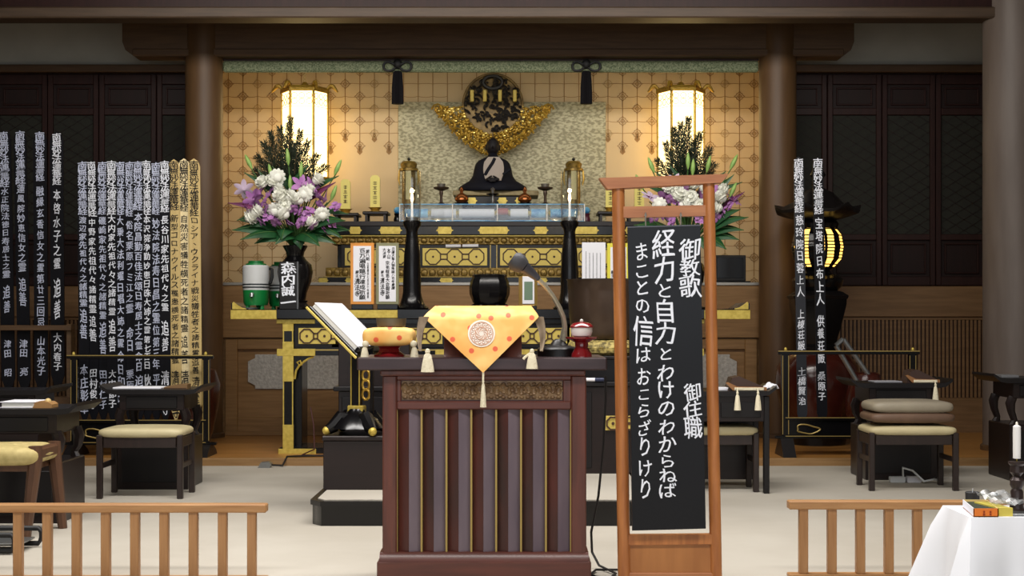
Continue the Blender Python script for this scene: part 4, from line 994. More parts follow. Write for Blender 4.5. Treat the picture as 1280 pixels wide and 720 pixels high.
L_ = dict(
 mum=[(328.6, 228.6), (338.5, 227), (347, 222), (346, 236), (362, 246), (374, 250), (384, 238), (396, 225), (356, 256), (344, 264), (356, 268), (320, 265), (312, 272), (392, 278), (403, 269), (380, 243), (351, 246)],
 lily=[(318, 250), (338, 245), (376, 233), (395, 247), (409, 250), (326, 243), (388, 233)],
 small=[(333, 262), (419, 259), (388, 264), (374, 264), (361, 279), (345, 279), (376, 279), (414, 280), (406, 289), (393, 283), (366, 262), (330, 255), (309, 262), (383, 271), (400, 258), (336, 272), (325, 278)],
 pale=[(305, 238)], bud=[(312, 201), (339, 214), (360, 195), (376, 211), (363, 228), (421, 208), (416, 240), (349, 243)],
 leaf=[(352, 290, 290, 288), (356, 292, 300, 300), (360, 294, 318, 305), (378, 294, 420, 305), (382, 290, 438, 288), (374, 296, 376, 312), (350, 284, 300, 276), (384, 284, 432, 276), (366, 294, 344, 306), (372, 292, 400, 308), (340, 280, 310, 284), (390, 282, 428, 298), (360, 286, 352, 300)],
 up=[(350, 250, 322, 212), (372, 250, 408, 226), (366, 240, 340, 208), (384, 240, 424, 220), (345, 240, 305, 216), (360, 240, 386, 205), (392, 262, 436, 268), (340, 262, 296, 276)],
 mag=[(330, 262, 285, 254), (385, 250, 420, 228)],
 fern=[(362, 236, 363, 148), (358, 238, 338, 166), (356, 238, 330, 178), (368, 238, 386, 176), (370, 238, 398, 194), (356, 240, 322, 196), (372, 240, 408, 208), (364, 238, 350, 160), (366, 238, 376, 164), (352, 240, 318, 212), (362, 236, 368, 180)])
arrangement(VL, 'left', 0, False, L_)
R_ = dict(
 mum=[(839, 233), (868, 231), (863, 248), (902, 247), (898, 260), (824, 256), (854, 256), (847, 243), (884, 236), (876, 258), (905, 238)],
 lily=[(854, 238), (875, 248), (915, 252), (832, 246), (890, 243)], small=[(837, 250), (906, 267), (818, 274), (875, 274), (846, 252), (866, 262), (896, 272), (912, 258), (829, 268), (883, 282), (840, 277)],
 pale=[(812, 249), (843, 230)], bud=[(815, 205), (866, 208), (860, 200), (885, 204), (916, 201), (915, 236), (801, 226)],
 leaf=[(880, 288, 936, 272), (882, 292, 930, 288), (880, 296, 924, 300), (876, 298, 908, 312), (842, 290, 792, 282), (840, 294, 796, 300), (870, 296, 880, 312), (850, 296, 826, 308), (884, 284, 926, 262)],
 up=[(868, 246, 908, 214), (850, 246, 818, 214), (876, 248, 928, 228), (845, 248, 806, 232), (860, 240, 836, 206), (888, 250, 918, 218)],
 mag=[(896, 266, 931, 240), (838, 262, 806, 244)],
 fern=[(858, 232, 861, 147), (854, 234, 842, 160), (862, 234, 876, 166), (852, 236, 832, 178), (866, 236, 888, 186), (850, 238, 822, 200), (868, 238, 894, 206), (858, 234, 850, 154), (862, 234, 868, 176)])
arrangement(VR, 'right', 0, False, R_)

# ------------------------------------------------------------------ low platform with chest, cabinet, reading stand and bowl
YR = 8.2; zpl = .15
xa, xb = X(388, YR), X(818, YR); ch = .09
t = thing('platform', 'low black platform with carpeted top behind the lectern', 'platform', ((xa+xb)/2, 9.1, 0))
poly = lambda e: [(xa-e, YR+ch-e*.4), (xa+ch*.7-e*.4, YR-e), (xb-ch*.7+e*.4, YR-e), (xb+e, YR+ch-e*.4), (xb+e, 10.15), (xa-e, 10.15)]
MB().prism(poly(0), 0, zpl-.03, 'z').build('base', M_lacq, t); MB().prism(poly(.012), zpl-.035, zpl-.006, 'z').build('rim', M_lacq, t)
MB().prism(poly(-.03), zpl-.01, zpl, 'z').build('carpet_inlay', M_carpet, t)
y = 8.7; k = y/F
t = thing('chest', 'dark box chest on the platform under the slanted reading stand', 'chest', (X(462, y), y+.2, zpl)); zc = Z(545, y)
MB().box(X(404, y), X(520, y), y, y+.42, zpl, zc-.03, .004).build('body', M_dkbrown, t); MB().box(X(402.5, y), X(521.5, y), y-.012, y+.43, zc-.03, zc, .006).build('lid', M_dkbrown, t)
# cabinet left and bowl stand right, behind
y = 9.62
t = thing('side_cabinet', 'tall dark lacquer cabinet behind the slanted reading stand', 'cabinet', (X(468, y), y+.2, zpl))
MB().box(X(423, y), X(512, y), y, y+.42, Z(486, y), Z(428, y), .005).build('upper_body', M_dkbrown, t); MB().box(X(417, y), X(518, y), y-.03, y+.45, Z(489, y), Z(483, y), .006).build('ledge', M_lacqs, t)
MB().box(X(423, y), X(512, y), y, y+.42, zpl, Z(489, y), .005).build('lower_body', M_dkbrown, t); MB().box(X(427, y), X(508, y), y-.008, y+.01, Z(575, y), Z(496, y), .005).build('door', M_lacqs, t)
t = thing('bowl_stand', 'dark lacquer cabinet with gold fitting right of the lectern, carrying the big bowl', 'cabinet', (X(762, y), y+.25, zpl))
MB().box(X(722, y), X(806, y), y, y+.5, zpl, Z(483, y), .005).build('lower_body', M_dkbrown, t); MB().box(X(716, y), X(812, y), y-.03, y+.53, Z(483, y), Z(477, y), .006).build('ledge', M_lacqs, t)
MB().box(X(724, y), X(804, y), y+.02, y+.48, Z(477, y), Z(449, y), .004).build('upper_body', M_lacq, t); MB().box(X(716, y), X(812, y), y-.02, y+.53, Z(449, y), Z(445, y), .005).build('top_board', M_lacqs, t)
octpanel(756, 796, 520, 538, y, t, 2, False); MB().box(X(728, y), X(740, y), y-.006, y+.01, Z(585, y), Z(490, y), .004).build('panel', M_lacqs, t)
zb0 = Z(445, y); yb = y+.26; kb = yb/F; x = X(757, yb)
t = thing('cushion', 'round patterned gold brocade cushion under the big bronze bowl', 'cushion', (x, yb, zb0))
MB().lathe(x, yb, [(40*kb, zb0), (47*kb, zb0+4*kb), (48.5*kb, zb0+10*kb), (46*kb, zb0+16*kb), (38*kb, zb0+19*kb)], 36).build('pad', M_goldcloth, t)
for i in range(18):
    a = i*math.pi/9; MB().lathe(x+48.8*kb*math.cos(a), yb+48.8*kb*math.sin(a), [(2.6*kb, zb0+10*kb), (2.6*kb, zb0+10.5*kb)], 8).build('medallion', M_brass, t)
t = thing('singing_bowl', 'large dark bronze singing bowl on the gold brocade cushion', 'bowl', (x, yb, zb0+19*kb)); b0 = zb0+17.5*kb
MB().lathe(x, yb, [(22*kb, b0), (36*kb, b0+3*kb), (43*kb, b0+14*kb), (46*kb, b0+34*kb), (47*kb, b0+60*kb), (48*kb, b0+75*kb), (49.5*kb, b0+77*kb), (47*kb, b0+77*kb), (45.5*kb, b0+60*kb), (43*kb, b0+30*kb), (34*kb, b0+8*kb), (.1, b0+6*kb)], 48).build('bowl', M_bronze, t)
y = 9.58; t = thing('ledge_rod', 'short white and navy rod lying on the dark cabinet ledge right of the lectern', 'rod', (X(747, y), y, Z(477, y)))
MB().tube([(X(733, y), y+.02, Z(474.6, y)), (X(744, y), y+.01, Z(474.6, y))], .012, 10).build('white_half', M_white, t); MB().tube([(X(744, y), y+.01, Z(474.6, y)), (X(755, y), y, Z(474.6, y))], .013, 10).build('cap', mat('navy_half', (40, 48, 78), .3), t)  # short rod, one half white, one half navy

# reading stand with open sutra book: built around its own origin, then turned
y = 8.86; base = thing('reading_stand', 'slanted black reading stand with gold trim, holding a white book', 'reading stand')
k = y/F; zo = zc
for i in range(4):
    a = i*math.pi/2+math.pi/4
    MB().tube([(0, 0, .07), (.08*math.cos(a)*1.6, .08*math.sin(a)*1.3, .1), (.13*math.cos(a)*1.3, .15*math.sin(a), .05), (.165*math.cos(a)*1.25, .19*math.sin(a), .03)], [.05, .05, .04, .03], 8).build('foot', M_lacq, base)
    MB().ball((.17*math.cos(a)*1.25, .195*math.sin(a), .028), .028, .028, .028, 8, 6).build('foot_cap', M_brass, base)
MB().lathe(0, 0, [(.17, .04), (.13, .1), (.07, .13), (.05, .16)], 24).build('lobed_base', M_lacq, base)
MB().box(-.028, .028, -.03, .03, .13, .62, .008).build('post', M_lacq, base)
for s in (-.03, .024): MB().box(s, s+.006, -.034, -.026, .13, .6).build('gold_line', M_brass, base)
MB().box(-.05, .05, -.04, .04, .13, .18, .006).build('post_fitting', M_brass, base)
orn = MB()
for z in (.25, .31, .37): orn.tube([(.062+.024*math.cos(a), -.005, z+.034*math.sin(a)) for a in [q*math.pi/5 for q in range(10)]], .009, 5, closed=True)
orn.build('openwork_ornament', M_gold, base)
MB().box(.09, .11, -.01, .01, .13, .6).build('rear_post', M_lacq, base)
A = Matrix.Translation((-.07, 0, .65)) @ Matrix.Rotation(R(44), 4, 'Y')
MB().box(-.21, .22, -.26, .26, -.012, .012, .004).xf(A).build('rest_plate', M_lacq, base)
MB().box(-.22, .23, -.272, -.258, -.016, -.002, .002).xf(A).build('gold_edge', M_goldlit, base)
MB().box(.185, .205, -.26, .26, .012, .05, .003).xf(A).build('book_lip', M_lacq, base)
base.location = (X(446, y), y, zo); base.rotation_euler = (0, 0, R(-13))
bk = thing('sutra_book', 'white folded sutra book resting on the slanted reading stand', 'book')
MB().box(-.2, .185, -.24, .24, .012, .04, .003).xf(A).build('page_block', mat('book_pages', (224, 222, 214), .7), bk); MB().box(-.205, .188, -.243, .243, .04, .046, .001).xf(A).build('top_page', M_white, bk)
MB().box(-.205, .188, -.245, .245, .009, .013, .001).xf(A).build('cover', M_lacqs, bk)
bk.location = base.location; bk.rotation_euler = base.rotation_euler

# ------------------------------------------------------------------ lectern
YC = 6.2; k = YC/F; LD = .56
zt = Z(447, YC)
t = thing('lectern', 'dark reddish mahogany lectern with corrugated slat front', 'lectern', (X(604, YC), YC+LD/2, 0))
MB().box(X(446, YC), X(759, YC), YC, YC+LD, Z(463, YC), zt, .006).build('top', M_lecttop, t)
y = YC+.04
MB().box(X(475, y), X(732, y), y, YC+LD-.04, Z(470, y), Z(463, YC)+.001, .006).build('top_moulding', M_lect, t)
y = YC+.055
for a, b in ((478, 496), (714, 733)): MB().box(X(a, y), X(b, y), y, y+.06, .16, Z(469.5, y), .006).build('stile', M_lect, t)
MB().box(X(496, y), X(714, y), y, y+.05, Z(512, y), Z(501.5, y), .005).build('middle_rail', M_lecth, t); MB().box(X(496, y), X(714, y), y, y+.05, Z(475, y), Z(469.5, y), .004).build('upper_rail', M_lecth, t)
for a, b in ((496, 501), (704, 714)): MB().box(X(a, y), X(b, y), y+.004, y+.05, Z(502, y), Z(475, y), .003).build('frieze_side', M_lect, t)
fz = MB().box(X(500, y), X(705, y), y+.025, y+.05, Z(502, y), Z(474.5, y)).build('frieze_panel', M_lecth, t)
rl = random.Random(5)
cv = MB()
for i in range(26):
    px = 506+i*7.7; s = 1 if i % 2 else -1; pts = []
    for j in range(13):
        a = j*.62; r_ = (5.6-j*.36)*k*1.0; pts.append((X(px, y)+s*r_*math.cos(a), y+.022, Z(488.5+s*1.0, y)+r_*math.sin(a)*1.35))
    cv.tube(pts, [.0085-.0003*j for j in range(13)], 5)
    cv.ball((X(px+3.8, y), y+.022, Z(488+rl.uniform(-7, 7), y)), rl.uniform(.008, .015), .012, .008, 7, 5); cv.ball((X(px, y), y+.022, Z(497, y)), .013, .01, .007, 7, 5); cv.ball((X(px, y), y+.022, Z(480, y)), .012, .01, .006, 7, 5)
cv.box(X(502, y), X(703, y), y+.02, y+.03, Z(500, y), Z(476.5, y))
cv.build('scroll_carving', M_carv, fz, 60)
MB().box(X(496, y), X(714, y), y+.045, y+.06, .16, Z(512, y)).build('slat_backing', M_lacqs, t)
pz0, pz1 = Z(692, y), Z(512, y)
g0, gw_ = 494.5, 31.1
for i in range(7):
    p = g0+i*gw_
    MB().pbox(p, p+2.6, 512, 692, y+.012, .03, .001).build('gold_fillet', M_goldline, t)
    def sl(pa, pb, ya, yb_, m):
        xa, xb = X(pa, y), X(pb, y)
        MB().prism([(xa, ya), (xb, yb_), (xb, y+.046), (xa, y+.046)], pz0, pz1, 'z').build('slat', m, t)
    sl(p+3, p+16.2, y+.034, y+.012, M_slatd); sl(p+16.4, p+31, y+.012, y+.034, M_slatrefl)
MB().pbox(712.5, 714.6, 512, 692, y+.012, .03, .001).build('gold_fillet', M_goldline, t)
for a, b in ((478, 480.5), (730.5, 733)): MB().box(X(a, y), X(b, y), y+.06, YC+LD-.05, .16, Z(470, y), .004).build('side_panel', M_lect, t)
MB().box(X(478, y), X(733, y), YC+LD-.06, YC+LD-.045, .16, Z(470, y)).build('rear_panel', M_lect, t)
yq = YC+.03
MB().box(X(471, yq), X(739, yq), yq, YC+LD-.02, 0, Z(702, yq), .006).build('plinth', M_lecth, t)
zq = Z(702, yq)
MB().prism([(yq+.004, zq), (yq+.012, Z(695, yq)), (yq+.028, Z(691.5, yq)), (YC+LD-.04, Z(691.5, yq)), (YC+LD-.025, zq)], X(474, yq), X(736, yq), 'x').build('plinth_moulding', M_lecth, t)

# things on the lectern
yr = YC+.2; zr = Z(384.5, yr)
MB().prism([(YC+.1, zt), (YC+.42, zt), (YC+.42, zt+.2), (YC+.38, zr), (YC+.2, zr), (YC+.13, zt+.06)], X(556, yr), X(652, yr), 'x').build('book_rest', M_lect, t)
ct = thing('brocade_cloth', 'orange flowered brocade cloth with white crest draped over the lectern', 'cloth', (X(604, YC), YC, zt))
# front triangle: from the upper edge forward over the lectern's lip down to a point
tip = P(604, 466, YC-.03); eL, eR = P(544, 383, yr), P(664, 383, yr); cL, cR = P(529, 396, YC+.06), P(674, 396, YC+.06)
def front(u, v):
    top = eL+(eR-eL)*u; 
    mid = cL+(cR-cL)*u
    low = P(544+(664-544)*u, 410, YC+.1) if False else None
    if v < .16: return top+(mid-top)*(v/.16) if True else top
    w = (v-.16)/.84; q = mid+(tip-mid)*w; q.y -= .012*math.sin(math.pi*w)*(1+.25*math.sin(u*9)); return q
MB().sheet(front, 20, 18, .006).build('front_fall', M_broc, ct, 70)
MB().sheet(lambda u, v: eL+(eR-eL)*u+Vector((0, .2*v, .004*math.sin(6*v)-.02*v)), 10, 5, .006).build('top_fold', M_broc, ct, 70)
for s, e, c in ((-1, eL, cL), (1, eR, cR)):                # side flaps hanging back, showing the grey-brown lining
    f0 = c+Vector((s*-.004, .0, 0)); zl = Z(439, YC-.02)
    def flap(u, v, s=s, f0=f0, zl=zl):
        w = .045*(1-.75*v); xx = f0.x+s*.012*math.sin(math.pi*v)+s*(-.03*v)*-.4+(u-.5)*w
        return (xx-(.5*0), f0.y+.014*math.cos(u*math.pi)*(1-.5*v)-.075*v*v, f0.z+(zl-f0.z)*v)
    MB().sheet(flap, 6, 10, .005).build('side_flap', mat('cloth_lining', (150, 132, 110), .7, col2=(122, 104, 84), scale=20), ct, 70)
def tas(px, py0, py1, r, y, parent, name='tassel'):
    b = MB(); tassel(b, X(px, y), y, Z(py0, y), (py1-py0)*y/F, r*y/F); b.build(name, M_cream, parent)
tas(534.5, 437, 465, 8.5, YC-.04, ct); tas(665, 437, 461, 7.5, YC-.04, ct); tas(604, 473, 509, 4, YC-.03, ct)
MB().tube([P(604, 465, YC-.02), P(604, 475, YC-.03)], .005, 6).build('cord', M_cream, ct)
MB().tube([P(664, 441, YC-.03), P(657, 446, YC-.025), P(654, 449, YC-.025)], .006, 6).build('cord', M_cream, ct)
def onfront(px, py):                                   # a point just in front of the front fall
    v = .16+.84*(py-396)/(466-396); v = max(.16, v); w = (v-.16)/.84
    l, r_ = cL+(tip-cL)*w, cR+(tip-cR)*w; u = (X(px, (l.y+r_.y)/2)-l.x)/max(1e-6, r_.x-l.x)
    p = Vector(front(u, v)); return p+Vector((0, -.009, .0))
m_ = MB(); cen = onfront(602, 417)
vs = [cen]; N = 32
for rr_ in (6, 11.5, 17): vs += [onfront(602+rr_*math.cos(q*2*math.pi/N), 417+rr_*math.sin(q*2*math.pi/N)) for q in range(N)]
fs = [(0, 1+(q+1) % N, 1+q) for q in range(N)]+[(1+i*N+q, 1+i*N+(q+1) % N, 1+(i+1)*N+(q+1) % N, 1+(i+1)*N+q) for i in range(2) for q in range(N)]
m_.add(vs, fs); cr = m_.build('white_crest', mat('crest_white', (248, 240, 228), .7), ct, 80)
l_ = MB(); dn = Vector((0, -.002, 0))
for rr_ in (14.5, 8): l_.tube([onfront(602+rr_*math.cos(q*.3927), 417+rr_*math.sin(q*.3927))+dn for q in range(16)], .0025, 4, closed=True)
for j in range(8): l_.tube([onfront(602+(3+i*.9)*math.cos(j*.785+i*.22), 417+(3+i*.9)*math.sin(j*.785+i*.22))+dn for i in range(6)], .0022, 4)
for j in range(14): l_.tube([onfront(602+11.2*math.cos(j*.449)+1.8*math.cos(i*.9), 417+11.2*math.sin(j*.449)+1.8*math.sin(i*.9))+dn for i in range(7)], .0018, 3)
l_.build('crest_lines', mat('crest_line', (214, 168, 140), .7), cr)

y = YC+.2; kk = y/F
x = X(487, y); t = thing('cushion_stand', 'red lacquer stand under the orange brocade bell cushion', 'stand', (x, y, zt))
MB().lathe(x, y, [(21*kk, zt), (21.5*kk, zt+2*kk), (15*kk, zt+6*kk), (13.5*kk, zt+10*kk), (16*kk, zt+13*kk)], 6, ph=math.pi/6).build('body', M_red, t)
z0 = zt+13*kk
t = thing('bell_cushion', 'small orange brocade cushion with white tassels on the red stand', 'cushion', (x, y, z0))
def pil(b, cx, cy, z0, a, d, h, e=.24):
    n, m = 24, 12; vs = []; fs = []
    for i in range(m+1):
        ph = -math.pi/2+math.pi*i/m
        for j in range(n):
            th = 2*math.pi*j/n; c, s = math.cos(th), math.sin(th);
            sx = math.copysign(abs(c)**e, c); sy = math.copysign(abs(s)**e, s); cp = abs(math.cos(ph))**.22
            vs.append((cx+a*sx*cp, cy+d*sy*cp, z0+h/2+h/2*math.copysign(abs(math.sin(ph))**.8, math.sin(ph))*(1-.12*(abs(sx)**4))))
    for i in range(m):
        for j in range(n): fs.append((i*n+j, i*n+(j+1) % n, (i+1)*n+(j+1) % n, (i+1)*n+j))
    return b.add(vs, fs)
pil(MB(), x, y, z0, 32*kk, .11, 24*kk).build('pad', M_broc, t, 60)
for s in (-1, 1): tas(487+s*31, 431, 447, 5.5, y-.1, t); MB().ball(P(487+s*30, 430, y-.1), .016).build('knot', M_cream, t)
z1 = z0+23*kk; x = X(489, y)
t = thing('bell_bowl', 'small grey metal bell bowl on the orange brocade cushion', 'bowl', (x, y, z1))
MB().lathe(x, y, [(14*kk, z1), (18*kk, z1+2*kk), (19*kk, z1+11.5*kk), (18.2*kk, z1+11.5*kk), (17*kk, z1+3*kk), (.1*kk, z1+2*kk)], 32).build('bowl', M_bell, t)
y = YC+.16; kk = y/F
t = thing('microphone', 'gooseneck microphone with dark grey head on a round base on the lectern', 'microphone', (X(697, y), y+.1, zt))
xb_, yb_ = X(699, y), y+.08
MB().lathe(xb_, yb_, [(27*kk, zt), (27*kk, zt+9*kk), (25*kk, zt+11*kk), (12*kk, zt+14*kk), (7*kk, zt+20*kk), (4*kk, zt+22*kk)], 32).build('base', M_lacqs, t)
gp = [(706, 424), (706, 408), (704, 396), (699, 384), (691, 370), (682, 358), (673, 349)]
gp = [P(a, b, yb_-.0+(.12*i/6)*-1) for i, (a, b) in enumerate(gp)]; gp[0] = Vector((xb_+.02, yb_, zt+20*kk))
MB().tube(gp, [.018, .012, .012, .0115, .011, .011, .011], 10).build('gooseneck', M_goose, t)
yy_ = gp[-1].y
MB().tube([gp[-1], P(664, 341, yy_), P(654, 333, yy_-.02)], [.014, .022, .03], 12).build('mic_body', mat('mic_body', (74, 74, 80), .35, .4), t)
MB().tube([P(655, 334, yy_-.018), P(650, 330, yy_-.02), P(644, 326, yy_-.03), P(640, 323, yy_-.03)], [.033, .042, .044, .032], 14).build('mic_head', M_mic, t, 60)
y = YC+.12; kk = y/F; x = X(727, y)
t = thing('cup_stand', 'red lacquer pedestal saucer on the right of the lectern top', 'stand', (x, y, zt)); 
MB().lathe(x, y, [(13*kk, zt), (12.5*kk, zt+4*kk), (8*kk, zt+12*kk), (8.5*kk, zt+18*kk), (14*kk, zt+21*kk), (20*kk, zt+23*kk), (20.5*kk, zt+25*kk), (12*kk, zt+24.4*kk)], 32).build('body', M_red, t); z1 = zt+24.5*kk
t = thing('lidded_cup', 'white cup with red lid on the red pedestal saucer', 'cup', (x, y, z1))
MB().lathe(x, y, [(8*kk, z1), (12*kk, z1+2*kk), (13.5*kk, z1+7*kk), (13.5*kk, z1+12*kk)], 28).build('cup', M_porc, t)
MB().lathe(x, y, [(14.5*kk, z1+12*kk), (14.8*kk, z1+13.5*kk), (11*kk, z1+17.5*kk), (4*kk, z1+19*kk), (1.5*kk, z1+19.4*kk)], 28).build('lid', M_red, t); MB().ball((x, y, z1+20.6*kk), 2.2*kk, nu=10, nv=8).build('lid_knob', M_porc, t)
yk = YC+.62
cord([P(757, 470, yk), P(757, 500, yk), P(754, 560, yk), P(748, 620, yk), P(739, 665, yk), P(740, 690, yk+.0), (X(748, yk), yk-.05, .02), (X(770, yk-.2), yk-.2, .008), (X(760, yk-.35), yk-.35, .008), (X(738, yk-.3), yk-.25, .01), (X(745, yk-.1), yk-.12, .012), (X(775, yk-.1), yk-.1, .008), (X(790, yk), yk+.1, .008)], .006, 'thin black cord hanging beside the lectern to the carpet')

# ------------------------------------------------------------------ wooden hanging stand with the black notice board
YN = 6.0; lean = Matrix.Shear('XY', 4, (0, 0)) if False else None
t = thing('hanging_stand', 'reddish wooden upright stand framing the black notice board', 'stand', (X(838, YN), YN, 0))
kx = (7/470)                                          # the stand leans slightly to the left at the top
def lx(px, py): return X(px-(py-460)*0, YN)
def post(pt, pb, w): 
    b = MB(); x0, x1 = X(pt, YN), X(pb, YN); ztop, zbot = Z(229, YN), .0; hw_ = w/2*YN/F
    b.lathe(0, 0, [(hw_, zbot), (hw_, ztop)], 20)
    for v in b.v: v.x += x0+(x1-x0)*(ztop-v.z)/(ztop-zbot); v.y += YN+.03
    b.build('post', M_frame, t)
post(773.2, 781.5, 16); post(887, 897, 15)
b = MB(); x0, x1 = X(749, YN), X(911, YN); za, zb2 = Z(222.5, YN), Z(217.5, YN); h = 12.5*YN/F
b.prism([(x0, za), (x0+.035, za-h*1.1), (x1-.03, zb2-h*.85), (x1, zb2)], YN-.005, YN+.07).build('cap_bar', M_frameh, t)
b = MB(); b.prism([(X(778, YN), Z(258, YN)), (X(778, YN), Z(272, YN)), (X(884, YN), Z(269.5, YN)), (X(884, YN), Z(256, YN))], YN+.012, YN+.05).build('hanging_rail', M_frameh, t)
MB().prism([(X(784, YN), Z(669.5, YN)), (X(784, YN), Z(682, YN)), (X(892, YN), Z(681, YN)), (X(892, YN), Z(668.5, YN))], YN+.012, YN+.05).build('lower_rail', M_frame, t)
MB().box(X(785, YN), X(893, YN), YN+.022, YN+.038, .1, Z(682, YN)).build('lower_panel', M_ply, t)
MB().box(X(784, YN), X(893, YN), YN+.012, YN+.05, .06, .12, .004).build('bottom_rail', M_frameh, t)
for px in (781.5, 897): MB().box(X(px-9, YN), X(px+9, YN), YN-.17, YN+.23, 0, .055, .012).build('foot', M_frame, t)
for px, py in ((807, 283), (851, 281)): 
    q = MB().tube([P(px, 266, YN-.003), P(px, py, YN-.003)], .003, 5).tube([P(px-1, 270, YN-.003), P(px, 266, YN-.003), P(px+1, 270, YN-.003)], .004, 5).build('wire_hook', M_strip, t)
nb = thing('notice_board', 'long black board with white brush writing hanging in the wooden stand', 'notice board', (X(832, YN), YN, Z(662, YN)))
cs = [(784, 283.5), (874.5, 281), (881.5, 660), (790, 662.5)]
MB().prism([(X(a, YN), Z(b_, YN)) for a, b_ in cs], YN-.02, YN+.0).build('board', M_board, nb)
MB().prism([(X(784, YN), Z(283.5, YN)), (X(874.5, YN), Z(281, YN)), (X(874.5, YN), Z(282.6, YN)), (X(784, YN), Z(285, YN))], YN-.021, YN+.001).build('top_edge', mat('board_grey_edge', (84, 86, 94), .6), nb)  # lighter grey strip along the top of the board
tx = MB(); yw = YN-.0215
def col(s, px, chars, w):
    for ch, py0, py1 in chars: vtext(tx, ch, X(px+(py0-460)*.016, YN), yw, Z(py0, YN), Z(py1, YN), w*(1.08 if ord(ch) > 0x3400 else .84)*YN/F, 1.06, .08, .45)
def spread(s, hs): 
    out = []
    for ch, (a, b_) in zip(s, hs): out.append((ch, a, b_))
    return out
col('', 832, spread('経力と自力とわけのわからねば', [(287, 322), (321, 354), (354, 373), (373, 404), (403, 431), (433, 452), (454, 476), (476, 499), (500, 521), (522, 543), (544, 565), (566, 585), (585, 603), (603, 622)]), 27)
tx2 = tx
col('', 804, spread('まことの信はおこらざりけり', [(303, 327), (330, 349), (350, 370), (372, 393), (396, 432), (434, 454), (458, 483), (485, 502), (503, 522), (524, 545), (545, 571), (573, 596), (597, 625)]), 24)
col('', 864, spread('御教歌', [(298, 325), (323, 346), (345, 372)]), 25)
col('', 864.5, spread('御住職', [(477, 502), (500, 521), (520, 548)]), 22)
tx.build('writing', M_paint, nb)

# ------------------------------------------------------------------ desks of the clergy, stools and what lies on them
def desk(xl, xr, y, zt, lab, ov=.1, base_h=.36, d=.47):
    """narrow altar desk: top with upturned ends, apron, four curved legs on a closed base"""
    t = thing('low_desk', lab, 'desk', ((xl+xr)/2, y+d/2, 0))
    a, b = xl-ov, xr+ov
    pr = [(a, zt+.035), (a+.05, zt+.004), (a+.09, zt), (b-.09, zt), (b-.05, zt+.004), (b, zt+.035), (b, zt+.015), (b-.05, zt-.026), (b-.1, zt-.035), (a+.1, zt-.035), (a+.05, zt-.026), (a, zt+.015)]
    MB().prism(pr, y-.02, y+d+.02).build('desk_top', M_lacqs, t)
    MB().box(xl+.03, xr-.03, y+.015, y+d-.015, zt-.15, zt-.034, .005).build('apron', M_dkbrown, t)
    MB().box(xl+.08, xr-.08, y+.006, y+.02, zt-.135, zt-.05, .004).build('apron_panel', M_lacqs, t)
    for sx, x in ((1, xl+.04), (-1, xr-.04)):
        for yy in (y+.05, y+d-.05):
            MB().tube([(x, yy, zt-.14), (x-sx*.018, yy, zt-.19), (x-sx*.01, yy, zt-.25), (x+sx*.012, yy, base_h+.03), (x, yy, base_h-.01)], [.034, .036, .028, .024, .032], 8).build('leg', M_dkbrown, t)
    MB().box(xl, xr, y, y+d, 0, base_h, .006).build('base', M_dkbrown, t)
    MB().box(xl+.05, xr-.05, y-.006, y+.01, .05, base_h-.05, .004).build('base_panel', M_lacqs, t)
    return t
def zz(py, y): return Z(py, y)
yM = 9.96; desk(X(143, yM), X(235, yM), yM, Z(487, yM), 'black low desk behind the cream stool, in front of the crowded tablet rack')
yF = 8.3; desk(X(-60, yF), X(76, yF), yF, Z(511, yF), 'black low desk at the far left carrying the white book')
yE = 10.4; desk(X(-40, yE), X(48, yE), yE, Z(488, yE), 'black low desk with bare grey top behind the far left desk')
yRt = 10.55; desk(X(1082, yRt), X(1172, yRt), yRt, Z(479, yRt), 'black low desk behind the stool stacked with three cushions', .11, .4)
yFr = 10.5; desk(X(1262, yFr), X(1352, yFr), yFr, Z(473, yFr), 'black low desk at the right edge beside the big pillar', .12, .42)
# wider desk right of the notice board, open below
y = 9.72; t = thing('low_desk', 'black open low desk right of the notice board, with stool pushed under', 'desk', (X(905, y), y+.24, 0)); z1 = Z(489, y)
a, b = X(838, y), X(970, y)
MB().prism([(a, z1+.035), (a+.05, z1+.004), (a+.09, z1), (b-.09, z1), (b-.05, z1+.004), (b, z1+.035), (b, z1+.015), (b-.05, z1-.026), (b-.1, z1-.035), (a+.1, z1-.035), (a+.05, z1-.026), (a, z1+.015)], y-.02, y+.5).build('desk_top', M_lacqs, t)
MB().pbox(848, 960, 495, 527, y+.01, .46, .004).build('drawer_box', M_dkbrown, t)
for pa, pb in ((857, 897), (901, 951)): MB().pbox(pa, pb, 503, 522, y+.0, .02, .004).build('drawer_front', M_lacqs, t)
for pa, pb in ((846, 853), (955, 962)):
    MB().box(X(pa, y), X(pb, y), y, y+.05, 0, z1-.035, .004).build('leg', M_lacqs, t); MB().box(X(pa, y), X(pb, y), y+.43, y+.48, 0, z1-.035, .004).build('leg', M_lacqs, t)
MB().box(X(853, y), X(955, y), y+.44, y+.46, .05, z1-.17).build('rear_panel', M_dkbrown, t)

